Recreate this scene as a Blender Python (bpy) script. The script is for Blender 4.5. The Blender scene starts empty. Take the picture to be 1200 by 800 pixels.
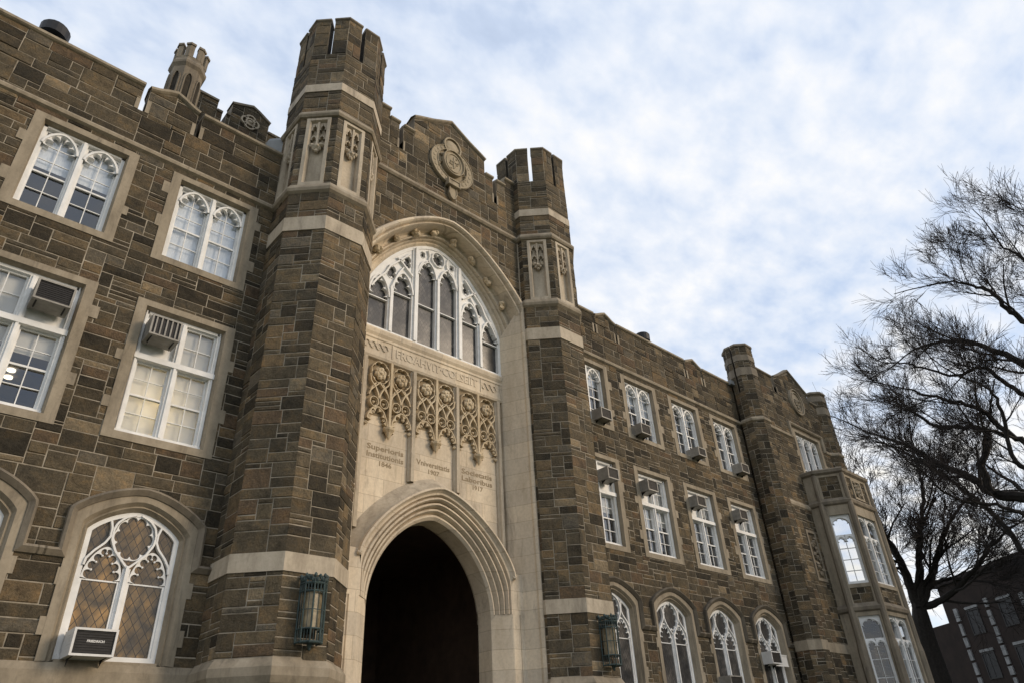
import bpy, math, random
from mathutils import Vector, Matrix
PI = math.pi
rad = math.radians
SC = bpy.context.scene
COL = SC.collection

# ------------------------------------------------------------------ camera
cam_d = bpy.data.cameras.new('camera')
cam = bpy.data.objects.new('camera', cam_d); COL.objects.link(cam)
yaw, pitch, roll = rad(43.681), rad(31.449), rad(-3.091)
CAM = Vector((0.0, -14.0, 1.6))
fwd = Vector((math.sin(yaw)*math.cos(pitch), math.cos(yaw)*math.cos(pitch), math.sin(pitch)))
rgt = Vector((math.cos(yaw), -math.sin(yaw), 0))
upv = rgt.cross(fwd)
r2 = rgt*math.cos(roll) + upv*math.sin(roll)
u2 = -rgt*math.sin(roll) + upv*math.cos(roll)
mw = Matrix((r2, u2, -fwd)).transposed().to_4x4()
mw.translation = CAM
cam.matrix_world = mw
cam_d.sensor_width = 36.0
cam_d.lens = 819.486/1200*36
cam_d.clip_start = 0.1
cam_d.clip_end = 3000
SC.camera = cam

# ------------------------------------------------------------------ world, sun, exposure
SUN_AZ, SUN_EL = 142.0, 20.0          # azimuth from +y towards +x
w = bpy.data.worlds.new('World'); SC.world = w; w.use_nodes = True
nt = w.node_tree; nt.nodes.clear()
def N(t, typ, **kw):
    n = t.nodes.new(typ)
    for k, v in kw.items():
        setattr(n, k, v)
    return n
def L(t, a, b): t.links.new(a, b)
def mathn(t, op, a, b=None, clamp=False):
    n = N(t, 'ShaderNodeMath', operation=op); n.use_clamp = clamp
    for i, x in enumerate((a, b)):
        if x is None: continue
        if isinstance(x, (int, float)): n.inputs[i].default_value = x
        else: L(t, x, n.inputs[i])
    return n.outputs[0]
def ramp(t, fac, stops, interp='LINEAR'):
    r = N(t, 'ShaderNodeValToRGB'); cr = r.color_ramp; cr.interpolation = interp
    while len(cr.elements) < len(stops): cr.elements.new(0.5)
    for e, (p, c) in zip(cr.elements, stops):
        e.position = p; e.color = tuple(c)+(1,) if len(c) == 3 else c
    if fac is not None: L(t, fac, r.inputs[0])
    return r.outputs[0]
def mixc(t, fac, a, b, mode='MIX'):
    m = N(t, 'ShaderNodeMix', data_type='RGBA', blend_type=mode)
    if isinstance(fac, (int, float)): m.inputs[0].default_value = fac
    else: L(t, fac, m.inputs[0])
    for i, x in ((6, a), (7, b)):
        if isinstance(x, tuple): m.inputs[i].default_value = x+(1,) if len(x) == 3 else x
        else: L(t, x, m.inputs[i])
    return m.outputs[2]
def noise(t, vec, scale, detail=4, rough=0.55, dist=0.0):
    n = N(t, 'ShaderNodeTexNoise'); n.inputs['Scale'].default_value = scale
    n.inputs['Detail'].default_value = detail; n.inputs['Roughness'].default_value = rough
    n.inputs['Distortion'].default_value = dist
    if vec is not None: L(t, vec, n.inputs['Vector'])
    return n.outputs[0]

sky = N(nt, 'ShaderNodeTexSky', sky_type='NISHITA')
sky.sun_disc = False; sky.sun_elevation = rad(SUN_EL); sky.sun_rotation = rad(SUN_AZ)
sky.air_density = 1.0; sky.dust_density = 0.8; sky.ozone_density = 1.5
bg1 = N(nt, 'ShaderNodeBackground'); bg1.inputs[1].default_value = 0.15
L(nt, sky.outputs[0], bg1.inputs[0])
tc = N(nt, 'ShaderNodeTexCoord')
sx = N(nt, 'ShaderNodeSeparateXYZ'); L(nt, tc.outputs['Generated'], sx.inputs[0])
zc = mathn(nt, 'ADD', mathn(nt, 'MAXIMUM', sx.outputs[2], 0.0), 0.16)
px = mathn(nt, 'DIVIDE', sx.outputs[0], zc); py = mathn(nt, 'DIVIDE', sx.outputs[1], zc)
cv = N(nt, 'ShaderNodeCombineXYZ'); L(nt, px, cv.inputs[0]); L(nt, py, cv.inputs[1])
mp = N(nt, 'ShaderNodeMapping'); mp.inputs['Rotation'].default_value = (0, 0, rad(35)); mp.inputs['Scale'].default_value = (1.15, 1.5, 1)
mp.inputs['Location'].default_value = (3.3, 1.2, 0)
L(nt, cv.outputs[0], mp.inputs[0])
mp2 = N(nt, 'ShaderNodeMapping'); mp2.inputs['Rotation'].default_value = (0, 0, rad(-62)); mp2.inputs['Scale'].default_value = (1.0, 1.4, 1)
L(nt, cv.outputs[0], mp2.inputs[0])
big = noise(nt, mp.outputs[0], 0.95, 4, 0.5, 0.3)
mid_ = noise(nt, mp2.outputs[0], 3.2, 5, 0.55, 0.15)
rip = noise(nt, mp2.outputs[0], 11.0, 4, 0.55, 0.1)
dens = mathn(nt, 'ADD', mathn(nt, 'ADD', mathn(nt, 'MULTIPLY', big, 0.32), mathn(nt, 'MULTIPLY', mid_, 0.32)), mathn(nt, 'MULTIPLY', rip, 0.36))
mask = ramp(nt, dens, [(0.36, (0.70,)*3), (0.47, (0.90,)*3), (0.56, (0.99,)*3)])
# thicker, brighter cloud low over the horizon, where the layer is seen edge-on
low = mathn(nt, 'MULTIPLY', mathn(nt, 'SUBTRACT', 1.0, mathn(nt, 'MAXIMUM', sx.outputs[2], 0.0)), 0.16)
lum = mathn(nt, 'ADD', dens, mathn(nt, 'SUBTRACT', low, 0.078))
ccol = ramp(nt, lum, [(0.38, (0.60, 0.69, 0.85)), (0.46, (0.69, 0.755, 0.865)), (0.53, (0.77, 0.805, 0.87)), (0.60, (0.87, 0.87, 0.87)), (0.66, (0.95, 0.92, 0.85))])
bg2 = N(nt, 'ShaderNodeBackground'); bg2.inputs[1].default_value = 0.76
L(nt, ccol, bg2.inputs[0])
mx = N(nt, 'ShaderNodeMixShader'); L(nt, mask, mx.inputs[0]); L(nt, bg1.outputs[0], mx.inputs[1]); L(nt, bg2.outputs[0], mx.inputs[2])
ow = N(nt, 'ShaderNodeOutputWorld'); L(nt, mx.outputs[0], ow.inputs[0])

sd = bpy.data.lights.new('sun', 'SUN'); sd.energy = 1.5; sd.angle = rad(20); sd.color = (1.0, 0.80, 0.58)
so = bpy.data.objects.new('sun', sd); COL.objects.link(so)
az, el = rad(SUN_AZ), rad(SUN_EL)
sdir = Vector((math.sin(az)*math.cos(el), math.cos(az)*math.cos(el), math.sin(el)))
so.rotation_euler = sdir.to_track_quat('Z', 'Y').to_euler()
so.location = (60, -40, 40)
SC.view_settings.view_transform = 'Standard'
try: SC.view_settings.look = 'None'
except Exception: pass
SC.view_settings.exposure = 0.60
SC.view_settings.gamma = 1.0
SC.view_settings.use_curve_mapping = False
SC.cycles.max_bounces = 6
SC.cycles.transparent_max_bounces = 8

# ------------------------------------------------------------------ materials
def mat(name, color=(0.5,)*3, rough=0.8, metal=0.0, spec=0.3):
    m = bpy.data.materials.new(name); m.use_nodes = True
    b = m.node_tree.nodes['Principled BSDF']
    b.inputs['Base Color'].default_value = tuple(color)+(1,)
    b.inputs['Roughness'].default_value = rough; b.inputs['Metallic'].default_value = metal
    b.inputs['Specular IOR Level'].default_value = spec
    return m, m.node_tree, b
def objc(t):
    return N(t, 'ShaderNodeTexCoord').outputs['Object']
def geop(t):
    return N(t, 'ShaderNodeNewGeometry').outputs['Position']
def bump(t, b, h, strength=0.4, dist=0.02):
    n = N(t, 'ShaderNodeBump'); n.inputs['Strength'].default_value = strength; n.inputs['Distance'].default_value = dist
    L(t, h, n.inputs['Height']); L(t, n.outputs[0], b.inputs['Normal'])

def ashlar_mat(name, stops, tint=1.0):
    m, t, b = mat(name, rough=0.9, spec=0.2)
    at = N(t, 'ShaderNodeAttribute', attribute_name='bval')
    p = geop(t)
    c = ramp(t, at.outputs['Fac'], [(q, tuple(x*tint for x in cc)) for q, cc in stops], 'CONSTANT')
    n1 = noise(t, p, 3.6, 7, 0.68, 0.5); n2 = noise(t, p, 26.0, 5, 0.7); n3 = noise(t, p, 1.1, 3, 0.5)
    c = mixc(t, 0.85, c, ramp(t, n1, [(0.3, (0.50, 0.50, 0.52)), (0.5, (1, 1, 1)), (0.72, (1.6, 1.36, 1.05))]), 'MULTIPLY')
    c = mixc(t, 0.55, c, ramp(t, n2, [(0.32, (0.42,)*3), (0.55, (1.05,)*3), (0.75, (1.55,)*3)]), 'MULTIPLY')
    c = mixc(t, 0.6, c, ramp(t, n3, [(0.35, (0.72, 0.74, 0.74)), (0.65, (1.18, 1.12, 1.02))]), 'MULTIPLY')
    L(t, c, b.inputs['Base Color'])
    h = mathn(t, 'ADD', mathn(t, 'MULTIPLY', noise(t, p, 6.0, 7, 0.72, 0.6), 1.3), mathn(t, 'MULTIPLY', noise(t, p, 34.0, 4, 0.7), 0.4))
    bump(t, b, h, 0.9, 0.05)
    return m
PAL = [(0.0, (0.046, 0.039, 0.028)), (0.14, (0.070, 0.058, 0.040)), (0.28, (0.094, 0.077, 0.052)), (0.46, (0.110, 0.090, 0.061)),
       (0.60, (0.086, 0.073, 0.052)), (0.72, (0.128, 0.102, 0.066)), (0.83, (0.116, 0.084, 0.055)), (0.89, (0.150, 0.112, 0.068)),
       (0.94, (0.205, 0.165, 0.110)), (0.97, (0.118, 0.103, 0.079))]
M_STONE = ashlar_mat('brown_ashlar', PAL)
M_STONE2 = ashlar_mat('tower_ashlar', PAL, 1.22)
def simple_noise_mat(name, ca, cb, scale, rough, bs=0.3, bd=0.01, spec=0.3, stretch=None):
    m, t, b = mat(name, rough=rough, spec=spec)
    p = geop(t)
    if stretch:
        q = N(t, 'ShaderNodeMapping'); q.inputs['Scale'].default_value = stretch; L(t, p, q.inputs[0]); p2 = q.outputs[0]
    else: p2 = p
    n = noise(t, p2, scale, 6, 0.62)
    c = ramp(t, n, [(0.32, ca), (0.68, cb)])
    L(t, c, b.inputs['Base Color'])
    bump(t, b, noise(t, p, scale*6, 5, 0.65), bs, bd)
    return m
M_MORTAR = simple_noise_mat('lime_mortar', (0.13, 0.11, 0.08), (0.42, 0.37, 0.29), 2.6, 0.95)
def lime_mat(name, c0, c1, c2, joints=False):
    m, t, b = mat(name, rough=0.85, spec=0.25)
    p = geop(t)
    q = N(t, 'ShaderNodeMapping'); q.inputs['Scale'].default_value = (1.6, 1.6, 0.45); L(t, p, q.inputs[0])
    c = ramp(t, noise(t, q.outputs[0], 1.6, 7, 0.65), [(0.28, c0), (0.5, c1), (0.72, c2)])
    c = mixc(t, 0.45, c, ramp(t, noise(t, p, 14, 5, 0.7), [(0.3, (0.70,)*3), (0.55, (1.0,)*3), (0.75, (1.12,)*3)]), 'MULTIPLY')
    # dark weather streaks with a shape of their own
    st = N(t, 'ShaderNodeMapping'); st.inputs['Scale'].default_value = (2.3, 2.3, 0.5); L(t, p, st.inputs[0])
    c = mixc(t, ramp(t, noise(t, st.outputs[0], 1.3, 6, 0.7, 0.6), [(0.55, (0,)*3), (0.72, (0.62,)*3)]), c, (c0[0]*0.45, c0[1]*0.45, c0[2]*0.48))
    hgt = noise(t, p, 30, 5, 0.7)
    if joints:
        s = N(t, 'ShaderNodeSeparateXYZ'); L(t, p, s.inputs[0])
        cm = N(t, 'ShaderNodeCombineXYZ'); L(t, mathn(t, 'ADD', s.outputs[0], mathn(t, 'MULTIPLY', s.outputs[1], 0.6)), cm.inputs[0]); L(t, s.outputs[2], cm.inputs[1])
        br = N(t, 'ShaderNodeTexBrick'); L(t, cm.outputs[0], br.inputs['Vector'])
        br.inputs['Color1'].default_value = (0.84, 0.84, 0.85, 1); br.inputs['Color2'].default_value = (1.08, 1.06, 1.03, 1); br.inputs['Mortar'].default_value = (0.66, 0.63, 0.6, 1)
        br.inputs['Scale'].default_value = 1.0; br.inputs['Mortar Size'].default_value = 0.007
        br.inputs['Brick Width'].default_value = 1.05; br.inputs['Row Height'].default_value = 0.46
        c = mixc(t, 0.9, c, br.outputs['Color'], 'MULTIPLY')
    L(t, c, b.inputs['Base Color'])
    bump(t, b, hgt, 0.35, 0.01)
    return m
M_LIME = lime_mat('limestone', (0.30, 0.253, 0.19), (0.45, 0.385, 0.293), (0.55, 0.48, 0.375))
M_LIMEJ = lime_mat('limestone_coursed', (0.50, 0.42, 0.31), (0.60, 0.515, 0.395), (0.66, 0.58, 0.455), True)
M_LIMED = lime_mat('weathered_limestone', (0.13, 0.112, 0.088), (0.20, 0.168, 0.125), (0.27, 0.23, 0.172))
M_DARKLIME = lime_mat('blackened_limestone', (0.065, 0.056, 0.044), (0.105, 0.09, 0.068), (0.15, 0.128, 0.096))
M_LIMEF = lime_mat('frame_limestone', (0.19, 0.159, 0.115), (0.285, 0.241, 0.177), (0.37, 0.318, 0.24))
M_CARVE = lime_mat('carved_limestone', (0.38, 0.29, 0.18), (0.52, 0.425, 0.29), (0.60, 0.51, 0.37))
M_CREST = lime_mat('weathered_crest', (0.25, 0.208, 0.145), (0.34, 0.285, 0.20), (0.41, 0.345, 0.25))
M_LETTER = mat('cut_letters', (0.25, 0.195, 0.125), 0.95)[0]
M_WHITE = simple_noise_mat('white_paint', (0.64, 0.645, 0.635), (0.79, 0.79, 0.775), 4.0, 0.5, 0.08, 0.004, 0.4)
M_BLIND = simple_noise_mat('roller_blind', (0.78, 0.76, 0.69), (0.86, 0.84, 0.78), 2.0, 0.9, 0.05)
_t = M_BLIND.node_tree; _b = _t.nodes['Principled BSDF']; _o = _t.nodes['Material Output']
_tl = N(_t, 'ShaderNodeBsdfTranslucent'); _tl.inputs[0].default_value = (0.8, 0.76, 0.66, 1); _mx = N(_t, 'ShaderNodeMixShader'); _mx.inputs[0].default_value = 0.35
L(_t, _b.outputs[0], _mx.inputs[1]); L(_t, _tl.outputs[0], _mx.inputs[2]); L(_t, _mx.outputs[0], _o.inputs[0])
M_CURT = simple_noise_mat('net_curtain', (0.62, 0.66, 0.70), (0.82, 0.85, 0.88), 9.0, 0.9, 0.2, 0.01, 0.2, (3, 3, 0.5))
M_ROOM = simple_noise_mat('room_plaster', (0.16, 0.14, 0.12), (0.22, 0.20, 0.17), 1.0, 0.9)
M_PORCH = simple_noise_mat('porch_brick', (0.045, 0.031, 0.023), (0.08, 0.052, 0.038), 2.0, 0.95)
M_BLACK = simple_noise_mat('black_metal', (0.012, 0.012, 0.013), (0.022, 0.022, 0.024), 8, 0.55)
M_DGREY = simple_noise_mat('dark_grille', (0.015, 0.014, 0.014), (0.03, 0.028, 0.027), 12, 0.6)
M_ACBODY = simple_noise_mat('ac_casing', (0.22, 0.205, 0.18), (0.34, 0.32, 0.285), 5, 0.5, 0.05)
M_ACWHITE = simple_noise_mat('ac_white_trim', (0.60, 0.59, 0.57), (0.68, 0.67, 0.65), 5, 0.45, 0.05)
M_OPENDARK = simple_noise_mat('painted_opening_dark', (0.022, 0.018, 0.013), (0.05, 0.042, 0.03), 4, 0.95)  # near-black colour painting the shade inside the chimney turret's lancet openings
M_ROOF = simple_noise_mat('lead_roof', (0.16, 0.17, 0.17), (0.24, 0.25, 0.25), 2, 0.6)
M_VERD = simple_noise_mat('verdigris_bronze', (0.020, 0.032, 0.032), (0.055, 0.085, 0.080), 9.0, 0.6, 0.3, 0.006, 0.4)
M_BARK = simple_noise_mat('bark', (0.020, 0.017, 0.015), (0.036, 0.031, 0.027), 7.0, 0.95, 0.6, 0.02)
M_TWIG = mat('twig_bark', (0.030, 0.024, 0.021), 0.95)[0]
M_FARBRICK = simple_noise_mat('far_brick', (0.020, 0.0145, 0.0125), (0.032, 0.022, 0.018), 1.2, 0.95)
M_PALE = simple_noise_mat('pale_pilaster', (0.13, 0.13, 0.13), (0.30, 0.30, 0.30), 2.5, 0.8)
M_GRASS = simple_noise_mat('lawn_grass', (0.035, 0.05, 0.018), (0.06, 0.075, 0.028), 1.5, 0.95)
M_PATH = simple_noise_mat('paving', (0.20, 0.19, 0.175), (0.28, 0.27, 0.25), 2.0, 0.9)

def glass_mat(name, tint=(0.86, 0.88, 0.90), refl=0.08, facing=0.30, rough=0.02, wav=0.012):
    m = bpy.data.materials.new(name); m.use_nodes = True; t = m.node_tree; t.nodes.clear()
    tr = N(t, 'ShaderNodeBsdfTransparent'); tr.inputs[0].default_value = tint+(1,)
    gl = N(t, 'ShaderNodeBsdfGlossy'); gl.inputs['Roughness'].default_value = rough; gl.inputs[0].default_value = (0.95, 0.97, 1, 1)
    lw = N(t, 'ShaderNodeLayerWeight'); lw.inputs[0].default_value = 0.35
    bp = N(t, 'ShaderNodeBump'); bp.inputs['Strength'].default_value = wav; bp.inputs['Distance'].default_value = 0.05
    L(t, noise(t, geop(t), 2.2, 2, 0.5), bp.inputs['Height']); L(t, bp.outputs[0], gl.inputs['Normal'])
    f = mathn(t, 'ADD', mathn(t, 'MULTIPLY', lw.outputs['Facing'], facing), refl, True)
    mx = N(t, 'ShaderNodeMixShader'); L(t, f, mx.inputs[0]); L(t, tr.outputs[0], mx.inputs[1]); L(t, gl.outputs[0], mx.inputs[2])
    o = N(t, 'ShaderNodeOutputMaterial'); L(t, mx.outputs[0], o.inputs[0])
    return m
M_GLASS = glass_mat('window_glass')
M_GLASSM = glass_mat('bright_sky_glass', (0.5, 0.5, 0.5), 0.85, 0.1, .02, .002)
def leaded_mat(name, ca, cb, cc, scale=6.5, refl=0.15):
    m, t, b = mat(name, rough=0.22, spec=0.4)
    p = geop(t); s = N(t, 'ShaderNodeSeparateXYZ'); L(t, p, s.inputs[0])
    xs = mathn(t, 'MULTIPLY', s.outputs[0], scale); zs = mathn(t, 'MULTIPLY', s.outputs[2], scale*0.62)
    def line(e):
        f = mathn(t, 'FRACT', e); d = mathn(t, 'ABSOLUTE', mathn(t, 'SUBTRACT', f, 0.5)); return mathn(t, 'GREATER_THAN', d, 0.455)
    ln = mathn(t, 'MAXIMUM', line(mathn(t, 'ADD', xs, zs)), line(mathn(t, 'SUBTRACT', xs, zs)))
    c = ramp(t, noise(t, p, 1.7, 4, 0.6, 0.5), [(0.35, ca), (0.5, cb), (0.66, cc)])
    c = mixc(t, 0.5, c, ramp(t, noise(t, p, 6, 3, 0.5), [(0.35, (0.5,)*3), (0.65, (1.3,)*3)]), 'MULTIPLY')
    c = mixc(t, ln, c, (0.03, 0.028, 0.026))
    L(t, c, b.inputs['Base Color'])
    bump(t, b, noise(t, p, 7, 2, 0.5), refl, 0.03)
    return m
M_LEAD = leaded_mat('leaded_glass_warm_reflection', (0.055, 0.052, 0.048), (0.14, 0.100, 0.056), (0.30, 0.185, 0.075))  # amber mottling paints the sunlit opposite side's reflection into the pane colour
M_LEADG = leaded_mat('leaded_grey_glass', (0.03, 0.031, 0.034), (0.06, 0.059, 0.058), (0.13, 0.12, 0.11), 9, .04)
def emit_mat(name, col, s):
    m = bpy.data.materials.new(name); m.use_nodes = True; t = m.node_tree; t.nodes.clear()
    e = N(t, 'ShaderNodeEmission'); e.inputs[0].default_value = col+(1,); e.inputs[1].default_value = s
    o = N(t, 'ShaderNodeOutputMaterial'); L(t, e.outputs[0], o.inputs[0]); return m
M_LAMP = emit_mat('lamp_light', (1.0, 0.85, 0.6), 1.6)
M_LAMPG = simple_noise_mat('lantern_glass', (0.16, 0.13, 0.08), (0.36, 0.30, 0.19), 6.0, 0.25, 0.1)

# ------------------------------------------------------------------ mesh helpers
class Fr:
    """local frame: s along the wall, t up, d outwards"""
    def __init__(self, o, u, n): self.o = Vector(o); self.u = Vector(u); self.n = Vector(n)
    def pt(self, s, t, d): return self.o + self.u*s + Vector((0, 0, t)) + self.n*d
def front(x, y=0.0): return Fr((x, y, 0), (1, 0, 0), (0, -1, 0))
class MB:
    def __init__(self): self.v = []; self.f = []; self.m = []; self.a = []
    def face(self, pts, m=0, a=0.0):
        i = len(self.v); self.v.extend(pts); self.f.append(tuple(range(i, i+len(pts)))); self.m.append(m); self.a.append(a)
    def grid(self, rows, m=0, a=0.0, closed=False):
        n = len(rows[0])
        i0 = len(self.v)
        for r in rows: self.v.extend(r)
        for j in range(len(rows)-1):
            for k in range(n if closed else n-1):
                k2 = (k+1) % n
                self.f.append((i0+j*n+k, i0+j*n+k2, i0+(j+1)*n+k2, i0+(j+1)*n+k)); self.m.append(m); self.a.append(a)
    def build(self, name, mats, parent=None, smooth=False):
        me = bpy.data.meshes.new(name)
        me.from_pydata([tuple(p) for p in self.v], [], self.f)
        if not isinstance(mats, (list, tuple)): mats = [mats]
        for x in mats: me.materials.append(x)
        me.polygons.foreach_set('material_index', self.m)
        at = me.attributes.new('bval', 'FLOAT', 'FACE'); at.data.foreach_set('value', self.a)
        if smooth: me.polygons.foreach_set('use_smooth', [True]*len(self.f))
        me.update()
        o = bpy.data.objects.new(name, me); COL.objects.link(o)
        if parent: o.parent = parent
        return o
def box(mb, fr, s0, s1, t0, t1, d0, d1, m=0):
    P = [fr.pt(s, t, d) for d in (d0, d1) for t in (t0, t1) for s in (s0, s1)]
    for q in ((0, 1, 3, 2), (4, 5, 7, 6), (0, 1, 5, 4), (2, 3, 7, 6), (0, 2, 6, 4), (1, 3, 7, 5)):
        mb.face([P[i] for i in q], m)
def prism(mb, fr, poly, d0, d1, m=0):
    mb.face([fr.pt(s, t, d1) for s, t in poly], m); mb.face([fr.pt(s, t, d0) for s, t in poly], m)
    n = len(poly)
    for i in range(n):
        a, b = poly[i], poly[(i+1) % n]
        mb.face([fr.pt(a[0], a[1], d0), fr.pt(b[0], b[1], d0), fr.pt(b[0], b[1], d1), fr.pt(a[0], a[1], d1)], m)
def ribbon(mb, fr, A, B, d0, d1, closed=False, m=0, bevel=0.0):
    """solid strip between two 2D lines; bevel pulls the front edges together"""
    n = len(A)
    fa = [(a[0]+(b[0]-a[0])*bevel, a[1]+(b[1]-a[1])*bevel) for a, b in zip(A, B)]
    fb = [(b[0]+(a[0]-b[0])*bevel, b[1]+(a[1]-b[1])*bevel) for a, b in zip(A, B)]
    rows = [[fr.pt(p[0], p[1], d0) for p in A], [fr.pt(p[0], p[1], d1) for p in fa], [fr.pt(p[0], p[1], d1) for p in fb], [fr.pt(p[0], p[1], d0) for p in B]]
    mb.grid(rows, m, closed=closed)
def ruled(mb, fr, paths, m=0):
    """paths: list of (2D line, d)"""
    mb.grid([[fr.pt(p[0], p[1], d) for p in line] for line, d in paths], m)
def offs(path, w, closed=False):
    out = []; n = len(path)
    for i in range(n):
        a = path[i-1] if (i > 0 or closed) else path[i]
        b = path[(i+1) % n] if (i < n-1 or closed) else path[i]
        p = path[i]
        def nrm(u, v):
            dx, dy = v[0]-u[0], v[1]-u[1]; l = math.hypot(dx, dy) or 1; return (-dy/l, dx/l)
        n1 = nrm(a, p) if a != p else nrm(p, b); n2 = nrm(p, b) if b != p else n1
        x, y = n1[0]+n2[0], n1[1]+n2[1]; l = math.hypot(x, y) or 1; x, y = x/l, y/l
        c = max(0.45, x*n1[0]+y*n1[1])
        out.append((p[0]+x*w/c, p[1]+y*w/c))
    return out
def rib(mb, fr, path, wd, d0, d1, closed=False, m=0, bevel=0.0):
    ribbon(mb, fr, offs(path, wd/2, closed), offs(path, -wd/2, closed), d0, d1, closed, m, bevel)
def sweep2(mb, fr, path, prof, m=0):
    """prof: list of (offset in plane, d)"""
    ruled(mb, fr, [(offs(path, o), d) for o, d in prof], m)
def hband(mb, plan, prof, closed=False, m=0):
    """horizontal moulding along a plan line; prof (out, z); outward is to the right of travel"""
    rows = []
    for o, z in prof:
        pl = offs(plan, -o, closed)
        rows.append([Vector((p[0], p[1], z)) for p in pl])
    mb.grid(rows, m, closed=closed)
def tube(mb, pts, rads, n=6, m=0):
    rows = []
    up = Vector((0, 0, 1))
    for i, p in enumerate(pts):
        a = pts[max(i-1, 0)]; b = pts[min(i+1, len(pts)-1)]
        d = (b-a).normalized()
        x = d.cross(up if abs(d.z) < 0.9 else Vector((1, 0, 0))).normalized(); y = d.cross(x)
        rows.append([p + (x*math.cos(2*PI*k/n)+y*math.sin(2*PI*k/n))*rads[i] for k in range(n)])
    mb.grid(rows, m, closed=True)
    return rows
def lathe(mb, c, prof, n=16, m=0, cap=True):
    rows = [[Vector((c[0]+r*math.cos(2*PI*k/n+PI/n), c[1]+r*math.sin(2*PI*k/n+PI/n), c[2]+z)) for k in range(n)] for r, z in prof]
    mb.grid(rows, m, closed=True)
    if cap: mb.face(rows[-1], m); mb.face(rows[0], m)
def blob(mb, c, r, seed=0, sq=(1, 1, 1), jit=0.2, m=0, nu=7, nv=5):
    R = random.Random(seed); rows = []
    for j in range(nv+1):
        th = PI*j/nv
        rows.append([Vector((c[0]+sq[0]*r*math.sin(th)*math.cos(2*PI*k/nu)*(1+R.uniform(-jit, jit)), c[1]+sq[1]*r*math.sin(th)*math.sin(2*PI*k/nu)*(1+R.uniform(-jit, jit)), c[2]+sq[2]*r*math.cos(th))) for k in range(nu)])
    mb.grid(rows, m, closed=True)

# convex clipping
def clip(poly, a, b, keep_left=True):
    """keep the part of poly on the left of the line a->b"""
    out = []; n = len(poly)
    def sd(p):
        v = (b[0]-a[0])*(p[1]-a[1]) - (b[1]-a[1])*(p[0]-a[0])
        return v if keep_left else -v
    for i in range(n):
        p, q = poly[i], poly[(i+1) % n]; sp, sq_ = sd(p), sd(q)
        if sp >= 0: out.append(p)
        if (sp > 0 and sq_ < 0) or (sp < 0 and sq_ > 0):
            k = sp/(sp-sq_); out.append((p[0]+(q[0]-p[0])*k, p[1]+(q[1]-p[1])*k))
    return out
def area(p): return 0.5*abs(sum(p[i][0]*p[(i+1) % len(p)][1]-p[(i+1) % len(p)][0]*p[i][1] for i in range(len(p)))) if len(p) > 2 else 0
def subtract(poly, hole):
    """convex poly minus convex ccw hole -> convex pieces"""
    hx = [p[0] for p in hole]; hy = [p[1] for p in hole]; px_ = [p[0] for p in poly]; py_ = [p[1] for p in poly]
    if max(px_) <= min(hx) or min(px_) >= max(hx) or max(py_) <= min(hy) or min(py_) >= max(hy): return [poly]
    out = []; rest = poly; n = len(hole)
    if n > 4:      # many-sided hole: keep the part beyond its nearest side only, so no stray joints radiate from the arch
        if all(area(clip(poly, hole[i], hole[(i+1) % n], True)) > area(poly)*.999 for i in range(n)): return []
        best = max((clip(poly, hole[i], hole[(i+1) % n], False) for i in range(n)), key=area)
        return [best] if area(best) > .0015 else []
    for i in range(n):
        a, b = hole[i], hole[(i+1) % n]
        o = clip(rest, a, b, False)
        if area(o) > 0.0015: out.append(o)
        rest = clip(rest, a, b, True)
        if area(rest) < 1e-5: break
    return out
def rect(a, b, c, d): return [(a, c), (b, c), (b, d), (a, d)]
def inset(poly, w, edges=None):
    n = len(poly); res = poly
    # ccw polygon; clip by each edge moved inwards
    for i in range(n):
        a, b = poly[i], poly[(i+1) % n]
        ww = w if edges is None else edges(a, b, w)
        dx, dy = b[0]-a[0], b[1]-a[1]; l = math.hypot(dx, dy)
        if l < 1e-6: continue
        nx, ny = -dy/l*ww, dx/l*ww
        res = clip(res, (a[0]+nx, a[1]+ny), (b[0]+nx, b[1]+ny), True)
        if len(res) < 3: return None
    return res
def inset_same(poly, w, edges=None):
    """inset with matching vertex count, or None"""
    n = len(poly); out = []
    for i in range(n):
        p0, p1, p2 = poly[i-1], poly[i], poly[(i+1) % n]
        w1 = w if edges is None else edges(p0, p1, w); w2 = w if edges is None else edges(p1, p2, w)
        d1 = (p1[0]-p0[0], p1[1]-p0[1]); d2 = (p2[0]-p1[0], p2[1]-p1[1])
        l1 = math.hypot(*d1); l2 = math.hypot(*d2)
        if l1 < 1e-5 or l2 < 1e-5: return None
        n1 = (-d1[1]/l1, d1[0]/l1); n2 = (-d2[1]/l2, d2[0]/l2)
        det = n1[0]*n2[1]-n1[1]*n2[0]
        if abs(det) < 0.05: q = (p1[0]+n1[0]*w1, p1[1]+n1[1]*w1)
        else:
            c1 = w1; c2 = w2
            q = (p1[0]+(c1*n2[1]-c2*n1[1])/det, p1[1]+(n1[0]*c2-n2[0]*c1)/det)
        out.append(q)
    s = sum(out[i][0]*out[(i+1) % n][1]-out[(i+1) % n][0]*out[i][1] for i in range(n))
    if s <= 1e-4 or area(out) > area(poly): return None
    return out
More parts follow.
